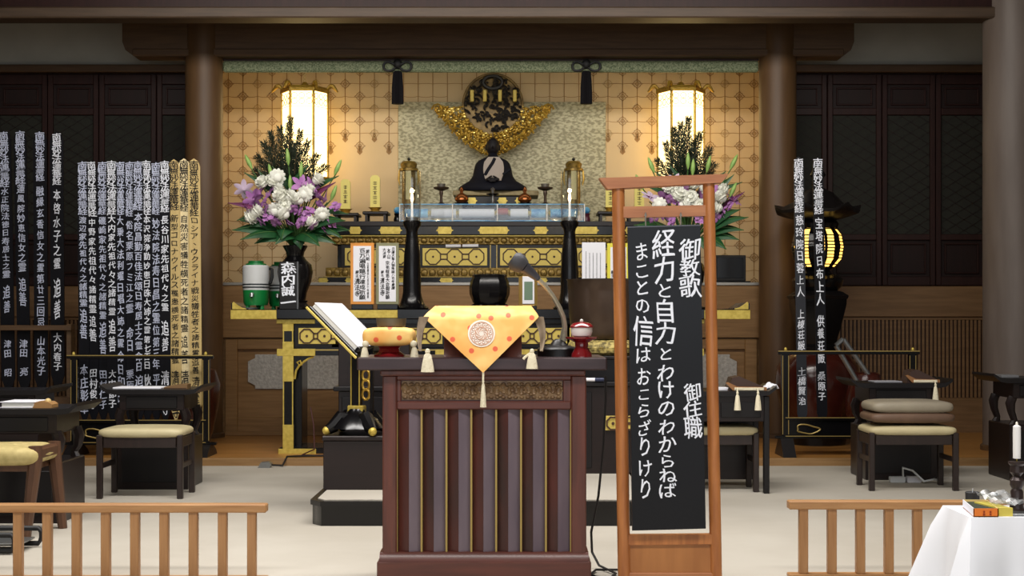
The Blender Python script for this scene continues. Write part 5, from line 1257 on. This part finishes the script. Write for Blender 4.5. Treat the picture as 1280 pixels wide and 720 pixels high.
def stool(px0, px1, y, pyseat, lab, cush, legm, d=.39, n=1):
    t = thing('stool', lab, 'stool', (X((px0+px1)/2, y), y+d/2, 0)); x0, x1 = X(px0, y), X(px1, y); zs_ = Z(pyseat, y)
    for x in (x0, x1-.039):
        for yy in (y, y+d-.039): MB().box(x, x+.039, yy, yy+.039, 0, zs_+.01, .005).build('leg', legm, t)
    MB().box(x0+.045, x1-.045, y+.008, y+.033, zs_-.075, zs_-.005, .004).build('seat_rail', legm, t); MB().box(x0+.045, x1-.045, y+d-.033, y+d-.008, zs_-.075, zs_-.005, .004).build('seat_rail', legm, t)
    for x in (x0+.01, x1-.035): MB().box(x, x+.025, y+.045, y+d-.045, zs_-.075, zs_-.005, .004).build('seat_rail', legm, t); MB().box(x, x+.022, y+.045, y+d-.045, .2, .235, .004).build('side_stretcher', legm, t)
    def seat(u, v):
        a = (u*2-1); return (x0+.03+(x1-x0-.06)*u, y-.005+(d+.01)*v, zs_+.022+.012*a*a-.008*math.cos(math.pi*(v*2-1)))
    pil(MB(), (x0+x1)/2, y+d/2, zs_-.015, (x1-x0)/2-.0, d/2+.01, .075).build('seat_cushion', cush, t, 60)
    return t
stool(120, 228, 9.43, 546, 'dark wooden stool with cream seat in front of the tablet rack', M_ctan, M_stool)
stool(1087, 1199, 9.87, 543, 'dark wooden stool with cream seat under two stacked cushions', M_ctan, M_stool)
stool(862, 949, 9.80, 543, 'dark wooden stool with cream seat pushed under the open desk', M_ctan, M_stool, .34)
y = 9.87; kk = y/F; x = X(1143, y)
for py0, py1, m, lab, w in ((516, 530, M_cbrown, 'brown seat cushion on the right stool, between cream seat and grey cushion', 54), (502, 517.5, M_cgrey, 'grey beige seat cushion, topmost on the right stool', 52)):
    z0 = Z(py1, y); b = pil(MB(), x, y+.195, z0, w*kk, .2, (py1-py0)*kk*1.05); t = tag(b.build('seat_cushion', m, None, 60), lab, 'cushion')
# far left stool with yellow pad and splayed legs
y = 7.75; t = thing('stool', 'wooden stool with yellow patterned pad at the far left', 'stool', (X(0, y), y+.2, 0)); z1 = Z(588, y)
for xx in (X(-38, y), X(41, y)):
    s = 1 if xx > X(0, y) else -1
    for yy, py in ((y+.04, 1), (y+.36, 1)):
        MB().tube([(xx+s*.0, yy, z1+.13), (xx-s*.0, yy, z1+.06), (xx+s*(-.05 if yy < y+.2 else .05), yy, 0)], [.036, .04, .026], 8).build('leg', M_stoolb, t)
    MB().box(xx-.03, xx+.03, y+.02, y+.38, z1+.05, z1+.12, .012).build('side_rail', M_stoolb, t)
MB().box(X(-38, y), X(36, y), y+.02, y+.38, z1-.01, z1+.03, .006).build('seat_board', M_stoolb, t)
pil(MB(), X(-2, y), y+.19, z1+.02, 50*y/F, .22, .11).build('seat_pad', M_yel, t, 60)
# black tubular sled frame of a seat at the far left
y = 7.2; t = thing('chair_base', 'black tubular sled base low at the far left, behind the railing', 'chair base', (X(8, y), y, 0))
for dy, e in ((0, 18), (.24, 52)):
    yy = y+dy; MB().tube([(X(-70, yy), yy, .02), (X(e-4, yy), yy, .02), (X(e, yy), yy, .05), (X(e, yy), yy, .08), (X(e-4, yy), yy, .1), (X(-70, yy), yy, .1)], .014, 8).build('sled_tube', M_rub, t)
MB().box(X(-70, y+.24), X(44, y+.24), y+.02, y+.24, .045, .055, .003).build('foot_plate', M_steel, t)
# on the desks
y = yM+.12; z1 = Z(487, yM)
tag(MB().box(X(143, y), X(203, y), y-.05, y+.18, z1, z1+.012, .003).build('paper_stack', M_white), 'thin stack of white papers on the desk before the tablet rack', 'papers')
t = thing('wooden_block', 'light brown wooden case beside the papers on the left middle desk', 'case', (X(217, y), y, z1)); MB().prism([(X(204, y), z1), (X(234, y), z1), (X(234, y), z1+.032), (X(228, y), z1+.036), (X(206, y), z1+.016)], y, y+.12).build('body', mat('tan_wood', (126, 96, 60), .5), t)
MB().box(X(205, y), X(233, y), y-.004, y+.124, z1, z1+.006).build('lid_edge', M_line, t)
y = yF+.1; z1 = Z(511, yF)
t = thing('book', 'thick white book lying on the far left desk', 'book', (X(22, y), y+.12, z1))
MB().box(X(2, y), X(42, y), y, y+.24, z1+.004, z1+.03, .002).build('pages', mat('book_pages', (224, 222, 214), .7), t); MB().box(X(0, y), X(43.5, y), y-.005, y+.245, z1+.03, z1+.036, .002).build('cover', M_white, t); MB().box(X(0, y), X(43.5, y), y-.005, y+.245, z1, z1+.004, .001).build('cover', M_white, t)
t = thing('wooden_block', 'small carved tan wooden block beside the white book', 'block', (X(54, y), y, z1))
MB().prism([(X(42, y), z1), (X(66, y), z1), (X(66, y), z1+.02), (X(62, y), z1+.034), (X(50, y), z1+.04), (X(45, y), z1+.028)], y-.02, y+.1).build('body', mat('tan_wood2', (164, 122, 74), .5), t); MB().ball((X(58, y), y+.03, z1+.036), .02, nu=8, nv=6).build('knob', M_tobaw2, t)
def pouch(px, y, z1, w, lab, cloth=False):
    k = y/F; t = thing('sutra_case', lab, 'case', (X(px, y), y, z1)); x0, x1 = X(px-w/2, y), X(px+w/2, y)
    MB().prism([(x0, z1), (x1, z1), (x1, z1+.03), (x0+.08, z1+.1), (x0+.03, z1+.09)], y, y+.2).build('dark_cover', mat('dark_brown_cover', (64, 44, 36), .5), t)
    MB().prism([(x0-.02, z1+.055), (x0, z1+.06), (x0+.06, z1+.03), (x1+.02, z1+.026), (x1+.02, z1+.004), (x0+.03, z1+.004)], y-.03, y).build('brown_fold', mat('tan_fold', (150, 104, 62), .5), t)
    MB().box(x0+.04, x1, y-.036, y-.028, z1+.004, z1+.024, .002).build('cream_band', M_cream, t)
    for q in ((.22, .8) if cloth else (.88,)):
        xx = x0+(x1-x0)*q; b = MB(); tassel(b, xx, y-.075, z1-.0, .13, .024); b.tube([(xx, y-.02, z1+.02), (xx, y-.06, z1+.018), (xx, y-.075, z1-.005)], .005, 5); b.build('tassel', M_cream, t)
    return t
y = 9.74; pouch(932, y+.03, Z(489, 9.72), 44, 'brown sutra case with two cream tassels on the open desk', True)
y = 10.6; pouch(1152, y, Z(479, 10.55), 36, 'dark brown sutra case with one cream tassel on the right desk')
y = 9.8; t = thing('crumpled_cloth', 'crumpled white cloth at the right end of the open desk', 'cloth', (X(962, y), y+.1, Z(489, 9.72)))
rc = random.Random(4)
hts = [[rc.random() for _ in range(9)] for _ in range(9)]
MB().sheet(lambda u, v: (X(955, y)+u*.1+.012*hts[int(u*8)][int(v*8)], y+v*.14, Z(489, 9.72)+.008+.05*hts[int(v*8)][int(u*8)]*math.sin(math.pi*min(1, u*.9+.05))), 8, 8, .004).build('fabric', M_white, t, 60)
tag(MB().box(X(898, y), X(912, y), y, y+.12, Z(489, 9.72), Z(489, 9.72)+.02, .003).build('paper_stack', M_white), 'white folded papers on the open desk beside the notice board', 'papers')
y = 10.6; tag(MB().box(X(1252, y), X(1274, y), y, y+.2, Z(473, 10.5), Z(473, 10.5)+.02, .003).build('box', mat('grey_box', (120, 120, 122), .5)), 'flat grey box on the desk at the right edge', 'box')
tag(MB().box(X(1095, y), X(1130, y), y+.04, y+.24, Z(479, 10.55), Z(479, 10.55)+.01, .002).build('paper_stack', mat('grey_paper', (150, 150, 156), .7)), 'thin grey papers on the right desk, left of the sutra case', 'papers')
# floor things
y = 11.3; t = thing('power_strip', 'white power strip with cord on the carpet under the right desk', 'power strip', (X(1130, y), y, 0))
y = 10.48; y = 10.4
MB().box(X(1112, y), X(1131, y), y-.03, y+.03, 0, .045, .006).build('strip', M_shade, t); MB().box(X(1133, y), X(1151, y), y-.03, y+.03, 0, .045, .006).build('plug_block', M_white, t)
cord([(X(1128, y), y-.02, .05), (X(1124, y), y-.1, .12), (X(1135, y), y-.12, .1), (X(1150, y), y-.1, .02), (X(1165, y), y-.05, .03), (X(1176, y), y, .01)], .008, 'pale grey cable looping over the white power strip', M_shade)
y = 11.45; t = thing('adapter_box', 'small grey adapter box on the carpet left of the offering table', 'adapter', (X(331, y), y, 0))
MB().prism([(X(323, y), 0), (X(338, y), 0), (X(340, y), .03), (X(337, y), .05), (X(327, y), .045)], y-.04, y+.04).build('case', M_steel, t)
cord([(X(340, y), y, .02), (X(352, y), y+.05, .012), (X(360, 11.65), 11.6, .075), (X(372, y), 11.7, .07), (X(388, 11.7), 11.72, .07), (X(420, 11.8), 11.75, .07)], .008, 'black cord from the grey adapter towards the offering table')
cord([(X(384, 11.9), 12.1, .45), (X(389, 11.9), 12.05, .3), (X(391, 11.9), 12.0, .1), (X(380, 11.9), 11.8, .07), (X(400, 11.9), 11.72, .07)], .006, 'thin dark red cord hanging beneath the offering table', mat('dark_red_cord', (70, 30, 26), .6))

# ------------------------------------------------------------------ memorial tablets and their racks
def toba(pxt, pxb, py0, py1, w, y, m, ink, segs, lab, tilt=0.0):
    k = y/F; x0, x1 = X(pxt, y), X(pxb, y); z1, z0 = Z(py0, y), Z(py1, y); h = w/2*k
    t = thing('memorial_tablet', lab, 'memorial tablet', (x1, y, z0))
    b = MB(); pr = [(-h, z0+h*3), (0, z0), (h, z0+h*3), (h, z1-h*1.4), (h*.7, z1-h*.5), (0, z1), (-h*.7, z1-h*.5), (-h, z1-h*1.4)]
    b.prism(pr, -.006, .006)
    sk = lambda v: Vector((v.x+x1+(x0-x1)*(v.z-z0)/(z1-z0), y+v.y+tilt*(v.z-z0), v.z))
    b.v = [sk(v) for v in b.v]; b.build('board', m, t)
    q = MB()
    for s, a, c, ww, dx, *ov in segs: vtext(q, s, dx*k, -.0072, Z(a, y), Z(c, y), ww*k, ov[0] if ov else 1.02, .06, .6)
    q.v = [sk(v) for v in q.v]; stuff(q.build('inscription', ink, t))
DAI = '南無妙法蓮華経'
def std(y0, y1, body, b0, b1, end=None, name=None, w=12, dx=0):
    r = [(DAI, y0, y1, w, 0, 1.25), (body, b0, b1, w*.82, dx, .92)]
    if end: r.append((end[0], end[1], end[2], w*.76, 0, .95))
    if name: r.append((name[0], name[1], name[2], w*.86, 0, .95))
    return r
y = 12.25
rk = thing('tablet_rack', 'plain wooden rack rail holding the four tall black tablets', 'rack', (X(40, y), y, .06))
MB().box(X(-60, y), X(93, y), y-.09, y-.05, Z(413, y), Z(406.5, y), .004).build('front_rail', M_hwoodh, rk)
MB().box(X(-60, y), X(93, y), y+.07, y+.11, Z(413, y), Z(406.5, y), .004).build('rear_rail', M_hwoodh, rk)
MB().box(X(-60, y), X(93, y), y-.1, y+.12, Z(506, y), Z(496, y), .004).build('lower_shelf', M_hwoodh, rk)
for px in (-48, 88): MB().box(X(px-3, y), X(px+3, y), y-.05, y+.07, .06, Z(405, y), .004).build('upright', M_hwood, rk)
toba(5, 11, 163, 498, 17, y, M_toba, M_paintd, std(165, 233, '水正院法徳日寿居士之霊', 234, 348, ('追善', 356, 392), ('津田 昭', 424, 472)), 'tall black tablet with white writing, leftmost of the four tall ones')
toba(25, 31, 163, 498, 16, y-.004, M_toba, M_paintd, std(165, 229, '蓮風院妙恵信女之霊', 230, 340, ('追善', 346, 383), ('津田 亮', 424, 470)), 'tall black tablet with faint grey writing, second from the left of the four tall ones')
toba(50, 52, 163, 498, 17, y, M_toba, M_paintd, std(166, 226, '融縁玄香信女之霊第廿三回忌', 232, 410, None, ('山本光子', 420, 470)), 'tall black tablet whose small writing runs unbroken, third of the four tall ones')
toba(71, 72.5, 164, 494, 17, y-.004, M_toba, M_paint, std(167, 231, '本啓水子之霊', 235, 338, ('追善', 346, 400), ('大内春子', 416, 464)), 'tall black tablet with widely spaced white characters, rightmost of the four tall ones')
y = 11.95; j = 0
def tb(pxt, pxb, segs, lab, m=M_toba, ink=M_paint, w=13.0, py0=201, py1=532):
    global j
    toba(pxt, pxb, py0, py1, w, y+.02+.016*(j % 3), m, ink, segs, lab); j += 1
o = 'black tablet in the crowded rack, '
tb(103, 106, std(203, 268, '渡辺家先祖代々之諸精霊', 270, 384, ('追善', 385, 424), ('本庄彰華', 455, 517)), o+'first from its left end', ink=M_paintd)
tb(114.5, 117.5, std(202, 270, '中野家先祖代々諸精霊', 272, 392, ('追善', 393, 427), ('田村俊子', 460, 512)), o+'second from its left end, with bold white characters')
tb(128, 129.5, std(203, 268, '磯崎家先祖代々之諸精霊', 270, 400, ('追善', 401, 444), ('田村仁子', 462, 512)), o+'third from its left end', ink=M_paintd)
tb(139.5, 141, std(202, 268, '大内家先祖代々之諸精霊', 268, 395, ('追善', 398, 440), ('大内節子', 461, 511)), o+'fourth from its left end')
tb(150, 151.5, std(203, 268, '大乗大法利曜日唱大姉之霊', 269, 436, ('命日', 438, 470), ('和田', 470, 505)), o+'fifth from its left end', ink=M_paintd)
tb(162, 163, std(203, 270, '俗名栗原フミ江之霊', 275, 392, ('命日', 408, 440), ('栗原和', 461, 505)), o+'sixth from its left end, with wide gaps between characters', ink=M_paintd)
tb(172.5, 174.5, std(202, 262, '本院昌勤百佳法頌日寿居士之霊', 265, 438, ('命日', 439, 465), ('迫田', 468, 500)), o+'seventh from its left end', ink=M_paintd)
tb(183, 184.5, std(202, 268, '本沢院浄勤妙恵日珠大姉之霊', 269, 418, ('第七百日', 419, 462), ('秋元', 466, 500)), o+'eighth from its left end')
tb(195, 196, std(204, 268, '妙法院法寿日昌之霊位', 272, 420, ('第三年', 421, 462), ('平井', 466, 500)), o+'ninth from its left end, with narrow faint writing', ink=M_paintd, w=11)
tb(206, 207, std(202, 265, '長谷川家先祖代々之霊', 269, 390, ('追善', 400, 440), ('清法寺', 463, 520)), o+'tenth from its left end, beside the pale ones')
p = 'pale wooden tablet with black writing, '
tb(217.5, 220, std(202, 262, '新型コロナウイルス罹患横死者之諸精霊', 268, 455, None, ('清法寺', 462, 525)), p+'narrow tan one left of the lighter two', M_tobaw2, M_ink, 14, 199, 529)
tb(230, 231.5, std(201, 264, '自然災害犠牲横死者之諸精霊', 268, 416, ('追善', 418, 455), ('清法寺', 462, 526)), p+'lightest one between the two tan ones', M_tobaw, M_ink, 15, 198, 526)
tb(242.5, 245.5, std(202, 270, 'ロシア、ウクライナ戦災犠牲者之諸精霊', 271, 446, ('追善', 447, 468), ('清法寺', 470, 512)), p+'rightmost one next to the round pillar', M_tobaw2, M_ink, 15, 198, 527)

def rack(pl, pr_, pyr, lab, YK, mids=(525, 553), wing=0):
    k = YK/F; t = thing('lacquer_rack', lab, 'rack', (X((pl+pr_)/2, YK), YK, .06))
    MB().pbox(pl-9, pr_+9, pyr, pyr+4.6, YK, .05, .003).build('top_rail', M_lacq, t)
    MB().pbox(pl-9, pr_+9, pyr-.2, pyr+1, YK-.004, .01, 0).build('gold_line', M_goldline, t)
    for px in (pl, pr_):
        pp = MB().box(X(px-4.5, YK), X(px+4.5, YK), YK, YK+.05, Z(mids[1], YK), Z(pyr+4, YK), .003).build('post', M_lacq, t)
        for e in (px-3.9, px+3.4): MB().pbox(e, e+.8, pyr+6, mids[1]-2, YK-.004, .008, 0).build('gold_line', M_goldline, pp)
        MB().ball(P(px, pyr-1.5, YK+.02), .014, .014, .02, 8, 6).build('finial', M_brass, t)
    for a in mids:
        MB().pbox(pl-13 if a == mids[1] else pl, pr_+13 if a == mids[1] else pr_, a, a+3.5, YK-.005, .05, .003).build('lower_rail', M_lacq, t); MB().pbox(pl, pr_, a-.2, a+.7, YK-.009, .008, 0).build('gold_line', M_goldline, t)
    MB().pbox(pl+4, pr_-4, mids[0]+3, mids[1], YK+.02, .015, .002).build('lower_panel', M_lacq, t)
    MB().pbox(pl+4, pr_-4, mids[1]-12, mids[1], YK+.03, .22, .002).build('tablet_shelf', M_lacq, t)
    for px in (pl+1, pr_-1):
        MB().prism([(YK-.16, .06), (YK+.24, .06), (YK+.2, .1), (YK+.08, Z(mids[1]+3, YK)), (YK-.02, Z(mids[1]+3, YK)), (YK-.12, .1)], X(px-8, YK), X(px+8, YK), 'x').build('foot', M_lacqs, t)
    c = (pl+pr_)/2; q = MB(); zc_ = (mids[0]+mids[1])/2+3
    for cc in (pl+27, pr_-27):
        pts = [(cc+(-16+32*i/24)*(1), zc_+6*math.sin(i/24*math.pi*2)*(1 if i < 25 else 1)) for i in range(25)]
        pts = [(cc+14*math.cos(a)*(1+.18*math.cos(3*a)), zc_+5.5*math.sin(a)*(1+.25*math.sin(2*a))) for a in [i*math.pi/12 for i in range(24)]]
        q.tube([P(a, b, YK+.012) for a, b in pts], .006, 5, closed=True)
    q.build('gold_cloud', M_goldline, t)
    return t
rack(92, 257, 444, 'black lacquer rack with thin gold lines holding the crowded tablets', 11.8)
rack(982, 1141, 438.5, 'black lacquer rack with thin gold lines in front of the stone lantern shape', 11.8, (522, 545))
y = 11.98; j = 0
toba(998, 1003, 196, 536, 12.5, y, mat('slate_tablet_board', (30, 32, 40), .5), M_paint, std(199, 265, '慈玲院日蓉上人', 268, 372, ('上棟荘厳', 386, 438), ('土橋賢治', 458, 507)), 'slate black tablet with white writing before the black lantern, the left one')
toba(1022, 1028, 196, 536, 13, y+.03, M_toba, M_paint, std(199, 267, '宝塔院日布上人', 271, 382, ('供養荘厳', 394, 455), ('桑原子', 464, 502)), 'black tablet with white writing before the black lantern, the right one')
# big black lantern with glowing basket behind
y = 12.95; x = X(1022, y); k = y/F; z = lambda p: Z(p, y); lt = 12
t = thing('standing_lantern', 'black temple lantern with curved roof and glowing mesh chamber behind two tablets', 'lantern', (x, y, .06))
MB().lathe(x, y, [(34*k, .06), (36*k, z(545)), (30*k, z(538))], 24).build('base_ring', M_lacq, t)
MB().lathe(x, y, [(30*k, z(540)), (46*k, z(510)), (53*k, z(480)), (50*k, z(458)), (40*k, z(444)), (30*k, z(440))], 32).build('urn_base', M_urn, t)
MB().lathe(x, y, [(24*k, z(441)), (26*k, z(434)), (23*k, z(430)), (30*k, z(408)), (37*k, z(380)), (37*k, z(372)), (30*k, z(366))], 6, ph=math.pi/6).build('hexagon_vase', M_lacq, t)
MB().lathe(x, y, [(38*k, z(374)), (40*k, z(370)), (30*k, z(364))], 6, ph=math.pi/6).build('lotus_lip', M_lacqs, t)
MB().lathe(x, y, [(22*k, z(366)), (30*k, z(358)), (32*k, z(350)), (26*k, z(344)), (17*k, z(342)), (15*k, z(338)), (24*k, z(334))], 24).build('neck', M_lacq, t)
MB().lathe(x, y, [(20*k, z(334)), (29*k, z(324)), (31.5*k, z(309)), (29*k, z(294)), (22*k, z(285))], 36).build('glowing_chamber', M_glow, t)
for i in range(12):
    a = i*math.pi/6+.12; b = MB(); wd = .34 if i % 2 == 0 else .12
    for r1, z1_, r2, z2_ in ((20.4, 334, 29.5, 324), (29.5, 324, 32, 309), (32, 309, 29.5, 294), (29.5, 294, 22.4, 285)):
        n = len(b.v); q = []
        for r_, zv in ((r1, z1_), (r2, z2_)):
            for da in (-wd/2, 0, wd/2): q.append((x+r_*k*1.015*math.cos(a+da), y+r_*k*1.015*math.sin(a+da), z(zv)))
        b.add(q, [(0, 1, 4, 3), (1, 2, 5, 4)])
    b.build('chamber_rib', M_lacq, t, 60)
nt_ = MB()
for h_ in range(287, 334, 4):
    r_ = 31.7 if 300 < h_ < 318 else (29.6 if 292 < h_ < 327 else 25.5)
    nt_.tube([(x+r_*k*math.cos(a), y+r_*k*math.sin(a), z(h_)) for a in [i*math.pi/18 for i in range(36)]], .006, 4, closed=True)
stuff(nt_.build('chamber_mesh', M_lacq, t))
MB().lathe(x, y, [(24*k, z(286)), (26*k, z(280)), (22*k, z(275))], 24).build('collar', M_lacq, t)
rf_ = MB(); n = 36; vs = []; fs = []
for r_, zv in ((20, 276), (38, 272), (50, 268), (51, 264), (40, 262), (29, 252), (20, 242), (9, 236), (3, 233)):
    for q in range(n):
        a = 2*math.pi*q/n+math.pi/6; cr_ = abs(math.cos(3*a))**6 if r_ > 30 else 0
        vs.append((x+r_*k*(1+.06*cr_)*math.cos(a), y+r_*k*(1+.06*cr_)*math.sin(a), z(zv)+cr_*.055*(r_-30)/20 if r_ > 30 else z(zv)))
for i in range(8):
    for q in range(n): fs.append((i*n+q, i*n+(q+1) % n, (i+1)*n+(q+1) % n, (i+1)*n+q))
rf_.add(vs, fs); rf_.build('roof', M_lacqs, t, 50)
MB().lathe(x, y, [(5*k, z(236)), (8*k, z(230)), (5*k, z(226)), (10*k, z(219)), (6*k, z(211)), (.5*k, z(205))], 20).build('finial', M_lacq, t)
y = 12.95; x = X(236, y)
t = thing('urn', 'red-brown lacquer urn base partly hidden behind the left black rack', 'urn', (x, y, .06))
MB().lathe(x, y, [(24*k, .06), (30*k, Z(540, y)), (37*k, Z(505, y)), (39*k, Z(480, y)), (33*k, Z(462, y)), (22*k, Z(456, y))], 32).build('body', M_urn, t)
y = 12.3; t = thing('metal_rail', 'slanted grey metal double rail leaning right of the black lantern', 'rail', (X(1075, y), y, .06))
for d_ in (0, 9): MB().tube([P(1054-d_, 424+d_*.9, y), P(1088-d_, 472+d_*2, y), P(1102-d_, 560, y)], .022, 8).build('rail_tube', M_steel, t)
MB().tube([P(1054, 424, y), P(1045, 432, y)], .022, 8).build('rail_tube', M_steel, t)
tag(MB().lathe(X(1082, 12.4), 12.4, [(.1, .06), (.17, .3), (.18, .5), (.13, .72), (.1, .74)], 24).build('urn', M_urn), 'small red-brown round jar beside the metal rail, behind the right desk', 'jar')

# ------------------------------------------------------------------ low railings at the front
YK = 6.57; k = YK/F
def railing(pa, pb, pyt, first, lab, post_end):
    t = thing('low_railing', lab, 'railing', (X((pa+pb)/2, YK), YK, 0))
    MB().box(X(pa, YK), X(pb, YK), YK-.03, YK+.035, Z(pyt+10.5, YK), Z(pyt, YK), .005).build('top_rail', M_railh, t)
    MB().box(X(pa, YK), X(pb, YK), YK-.03, YK+.035, 0, Z(pyt+91, YK), .004).build('bottom_rail', M_railh, t)
    me = None; px = first; pb_ = pyt+91
    while pa < px < pb:
        if me is None:
            o = MB().box(X(px-5.5, YK), X(px+5.5, YK), YK-.018, YK+.02, Z(pb_, YK), Z(pyt+10, YK), .003).build('baluster', M_rail, t); me = o.data
        else:
            o = bpy.data.objects.new('baluster', me); C.objects.link(o); o.parent = t; o.location = ((px-first)*k, 0, 0)
        px += post_end
    return t
railing(-80, 334, 629.5, 315, 'low light brown railing on the left, ending beside the adapter cords', -36.5)
railing(985, 1400, 625.5, 1004, 'low light brown railing on the right, running behind the white table', 35.6)

# ------------------------------------------------------------------ small white-clothed table at the right front
y0t, y1t, ztb = 4.63, 4.93, .551
xL = 1.508
t = thing('side_table', 'small table under the white cloth at the right front', 'table', (xL+.4, (y0t+y1t)/2, 0))
MB().box(xL+.015, xL+.86, y0t+.015, y1t-.015, ztb-.03, ztb-.005, .004).build('table_top', M_stoolb, t)
for xx in (xL+.05, xL+.8):
    for yy in (y0t+.04, y1t-.07): MB().box(xx, xx+.03, yy, yy+.03, 0, ztb-.03).build('leg', M_stoolb, t)
cl = MB(); N = 240; per = []
W_, D_ = .875, y1t-y0t
def peri(s):
    L = 2*(W_+D_); s = (s % 1)*L
    if s < D_: return (xL, y1t-s, -1, 0)
    s -= D_
    if s < W_: return (xL+s, y0t, 0, -1)
    s -= W_
    if s < D_: return (xL+W_, y0t+s, 1, 0)
    s -= D_; return (xL+W_-s, y1t, 0, 1)
cor = [(xL, y0t), (xL+W_, y0t), (xL, y1t), (xL+W_, y1t)]
vs = []; fs = []; M_ = 9
for j in range(M_):
    f = j/(M_-1); drop = .53*f
    for i in range(N):
        px_, py_, nx, ny = peri(i/N); dc = min(math.hypot(px_-a, py_-b) for a, b in cor)
        fl = (.03+.16*math.exp(-(dc/.05)**2))*f; wv = .018*f*math.sin(i*.42+1.2*math.sin(i*.13))
        if dc < .06:
            a, b = min(cor, key=lambda c: math.hypot(px_-c[0], py_-c[1])); ox, oy = (-1 if a == xL else 1), (-1 if b == y0t else 1); g = math.exp(-(dc/.05)**2); nx, ny = nx*(1-g*.4)+ox*.45*g, ny*(1-g*.4)+oy*.45*g
        edge = .012*(1-math.cos(min(1, f*10)*math.pi/2)) if j else 0
        vs.append((px_+nx*(fl+wv+edge), py_+ny*(fl+wv+edge), ztb-drop-(.004 if j else 0)))
for j in range(M_-1):
    for i in range(N): fs.append((j*N+(i+1) % N, j*N+i, (j+1)*N+i, (j+1)*N+(i+1) % N))
fs.append(tuple(range(N)))
cl.add(vs, fs); tag(cl.build('tablecloth', M_cloth, None, 40), 'white cloth hanging in folds over the small table at the right front', 'tablecloth')
def ptab(px, py): s_ = (py-HY)/(EYE-ztb); Y = F/s_; return Vector((X(px, Y), Y, ztb+.001))
p = ptab(1271, 640); kk = p.y/F; b0 = ztb
t = thing('candle_holder', 'dark turned candlestick at the right edge of the white table', 'candlestick', p)
MB().lathe(p.x, p.y, [(14*kk, b0), (14.5*kk, b0+3*kk), (9*kk, b0+5*kk), (8.5*kk, b0+8*kk), (7.5*kk, b0+26*kk), (6*kk, b0+29*kk), (8.5*kk, b0+34*kk), (8.5*kk, b0+40*kk), (4.5*kk, b0+45*kk), (8.5*kk, b0+50*kk), (8*kk, b0+58*kk), (10.5*kk, b0+61*kk), (10.5*kk, b0+63*kk), (4*kk, b0+63.5*kk)], 24).build('stem', mat('dark_iron', (54, 42, 40), .35, .4), t)
c = thing('candle', 'white unlit candle on the dark candlestick at the right edge', 'candle', p+Vector((0, 0, 66*kk)))
MB().lathe(p.x, p.y, [(4.6*kk, b0+67*kk), (4.8*kk, b0+100*kk), (4.6*kk, b0+107*kk), (2*kk, b0+109*kk)], 16).build('wax', M_wax, c); MB().tube([(p.x, p.y, b0+62*kk), (p.x, p.y, b0+67.5*kk)], .002, 6).build('spike', M_brass, c)
MB().ball((p.x, p.y, b0+110*kk), 1.6*kk, 1.6*kk, 3*kk, 8, 6).build('flame_tip', mat('bulb_tip', (250, 244, 230), .3), c)
p = ptab(1215.5, 631.5); kk = p.y/F
t = thing('small_pot', 'small black round pot with wick behind the orange box', 'pot', p)
MB().lathe(p.x, p.y, [(8*kk, b0), (8.6*kk, b0+3*kk), (8.6*kk, b0+14*kk), (9*kk, b0+16*kk), (7.5*kk, b0+17*kk), (3*kk, b0+16*kk)], 24).build('body', M_rub, t); MB().tube([(p.x, p.y, b0+16*kk), (p.x+.001, p.y, b0+21*kk)], .0015, 5).build('wick', M_shade, t)
M_or = mat('orange_card', (236, 126, 40), .5); M_orl = mat('cream_card', (240, 214, 140), .6)
pA, pB = ptab(1217, 646.5), ptab(1248, 646.5); pC = ptab(1206, 637)
t = thing('incense_box', 'open orange incense box on the white table', 'box', (pA+pB)/2)
d = Vector((pC.x-pA.x, pC.y-pA.y, 0)); w = Vector((pB.x-pA.x, 0, 0)); hz_ = Vector((0, 0, 10.5*pA.y/F)); th = .0025
def pan(o, a, b_, nrm, m, nm): MB().add([o, o+a, o+a+b_, o+b_, o+nrm, o+a+nrm, o+a+b_+nrm, o+b_+nrm], [(0, 1, 2, 3), (7, 6, 5, 4), (0, 4, 5, 1), (1, 5, 6, 2), (2, 6, 7, 3), (3, 7, 4, 0)]).build(nm, m, t)
d = d*1.25; up = Vector((0, 0, 1)); yv = Vector((0, th, 0)); xv = Vector((th, 0, 0))
pan(pA, w, hz_, yv, M_or, 'front_side'); pan(pA+d, w, hz_, -yv, M_orl, 'rear_side'); pan(pA, d, hz_, xv, M_white, 'left_side'); pan(pB, d, hz_, -xv, M_orl, 'right_side'); pan(pA, w, d, up*th, M_or, 'bottom')
MB().box(0, 1, 0, 1, 0, 1).xf(Matrix(((w.x*.86, d.x*.84, 0, pA.x+w.x*.07+d.x*.08), (0, d.y*.84, 0, pA.y+d.y*.08), (0, 0, hz_.z*.7, b0+.004), (0, 0, 0, 1)))).build('incense_sticks', mat('dark_incense', (44, 52, 34), .8), t)
b = MB()
for q in (.42, .68): marks(b, pA.x+w.x*q, pA.y-.0012, b0+hz_.z*.8, b0+hz_.z*.25, .008)
b.build('box_marks', mat('dark_red_ink', (150, 40, 30), .7), t)
pA2 = ptab(1249, 645.5); t = thing('incense_packet', 'yellow incense packet in clear plastic beside the orange box', 'packet', pA2)
MB().prism([(pA2.x, pA2.y), (pA2.x+.045, pA2.y), (pA2.x+.02, pA2.y+.16), (pA2.x-.03, pA2.y+.16)], b0, b0+.028, 'z').build('packet', mat('yellow_packet', (214, 196, 84), .5), t)
rc = random.Random(9); hts = [[rc.random() for _ in range(9)] for _ in range(9)]
MB().sheet(lambda u, v: (pA2.x-.005+u*.1-.012*v, pA2.y+.02+v*.17, b0+.03+.02*hts[int(u*8)][int(v*8)]+.02*v), 8, 8, .001).build('plastic_wrap', glass('thin_plastic', (.9, .92, .93), .12, .4), t, 30)
tag(MB().box(pA2.x+.045, pA2.x+.15, pA2.y+.0, pA2.y+.13, b0, b0+.008, .003).build('tray', M_steel), 'small grey tray beside the yellow packet on the white table', 'tray')
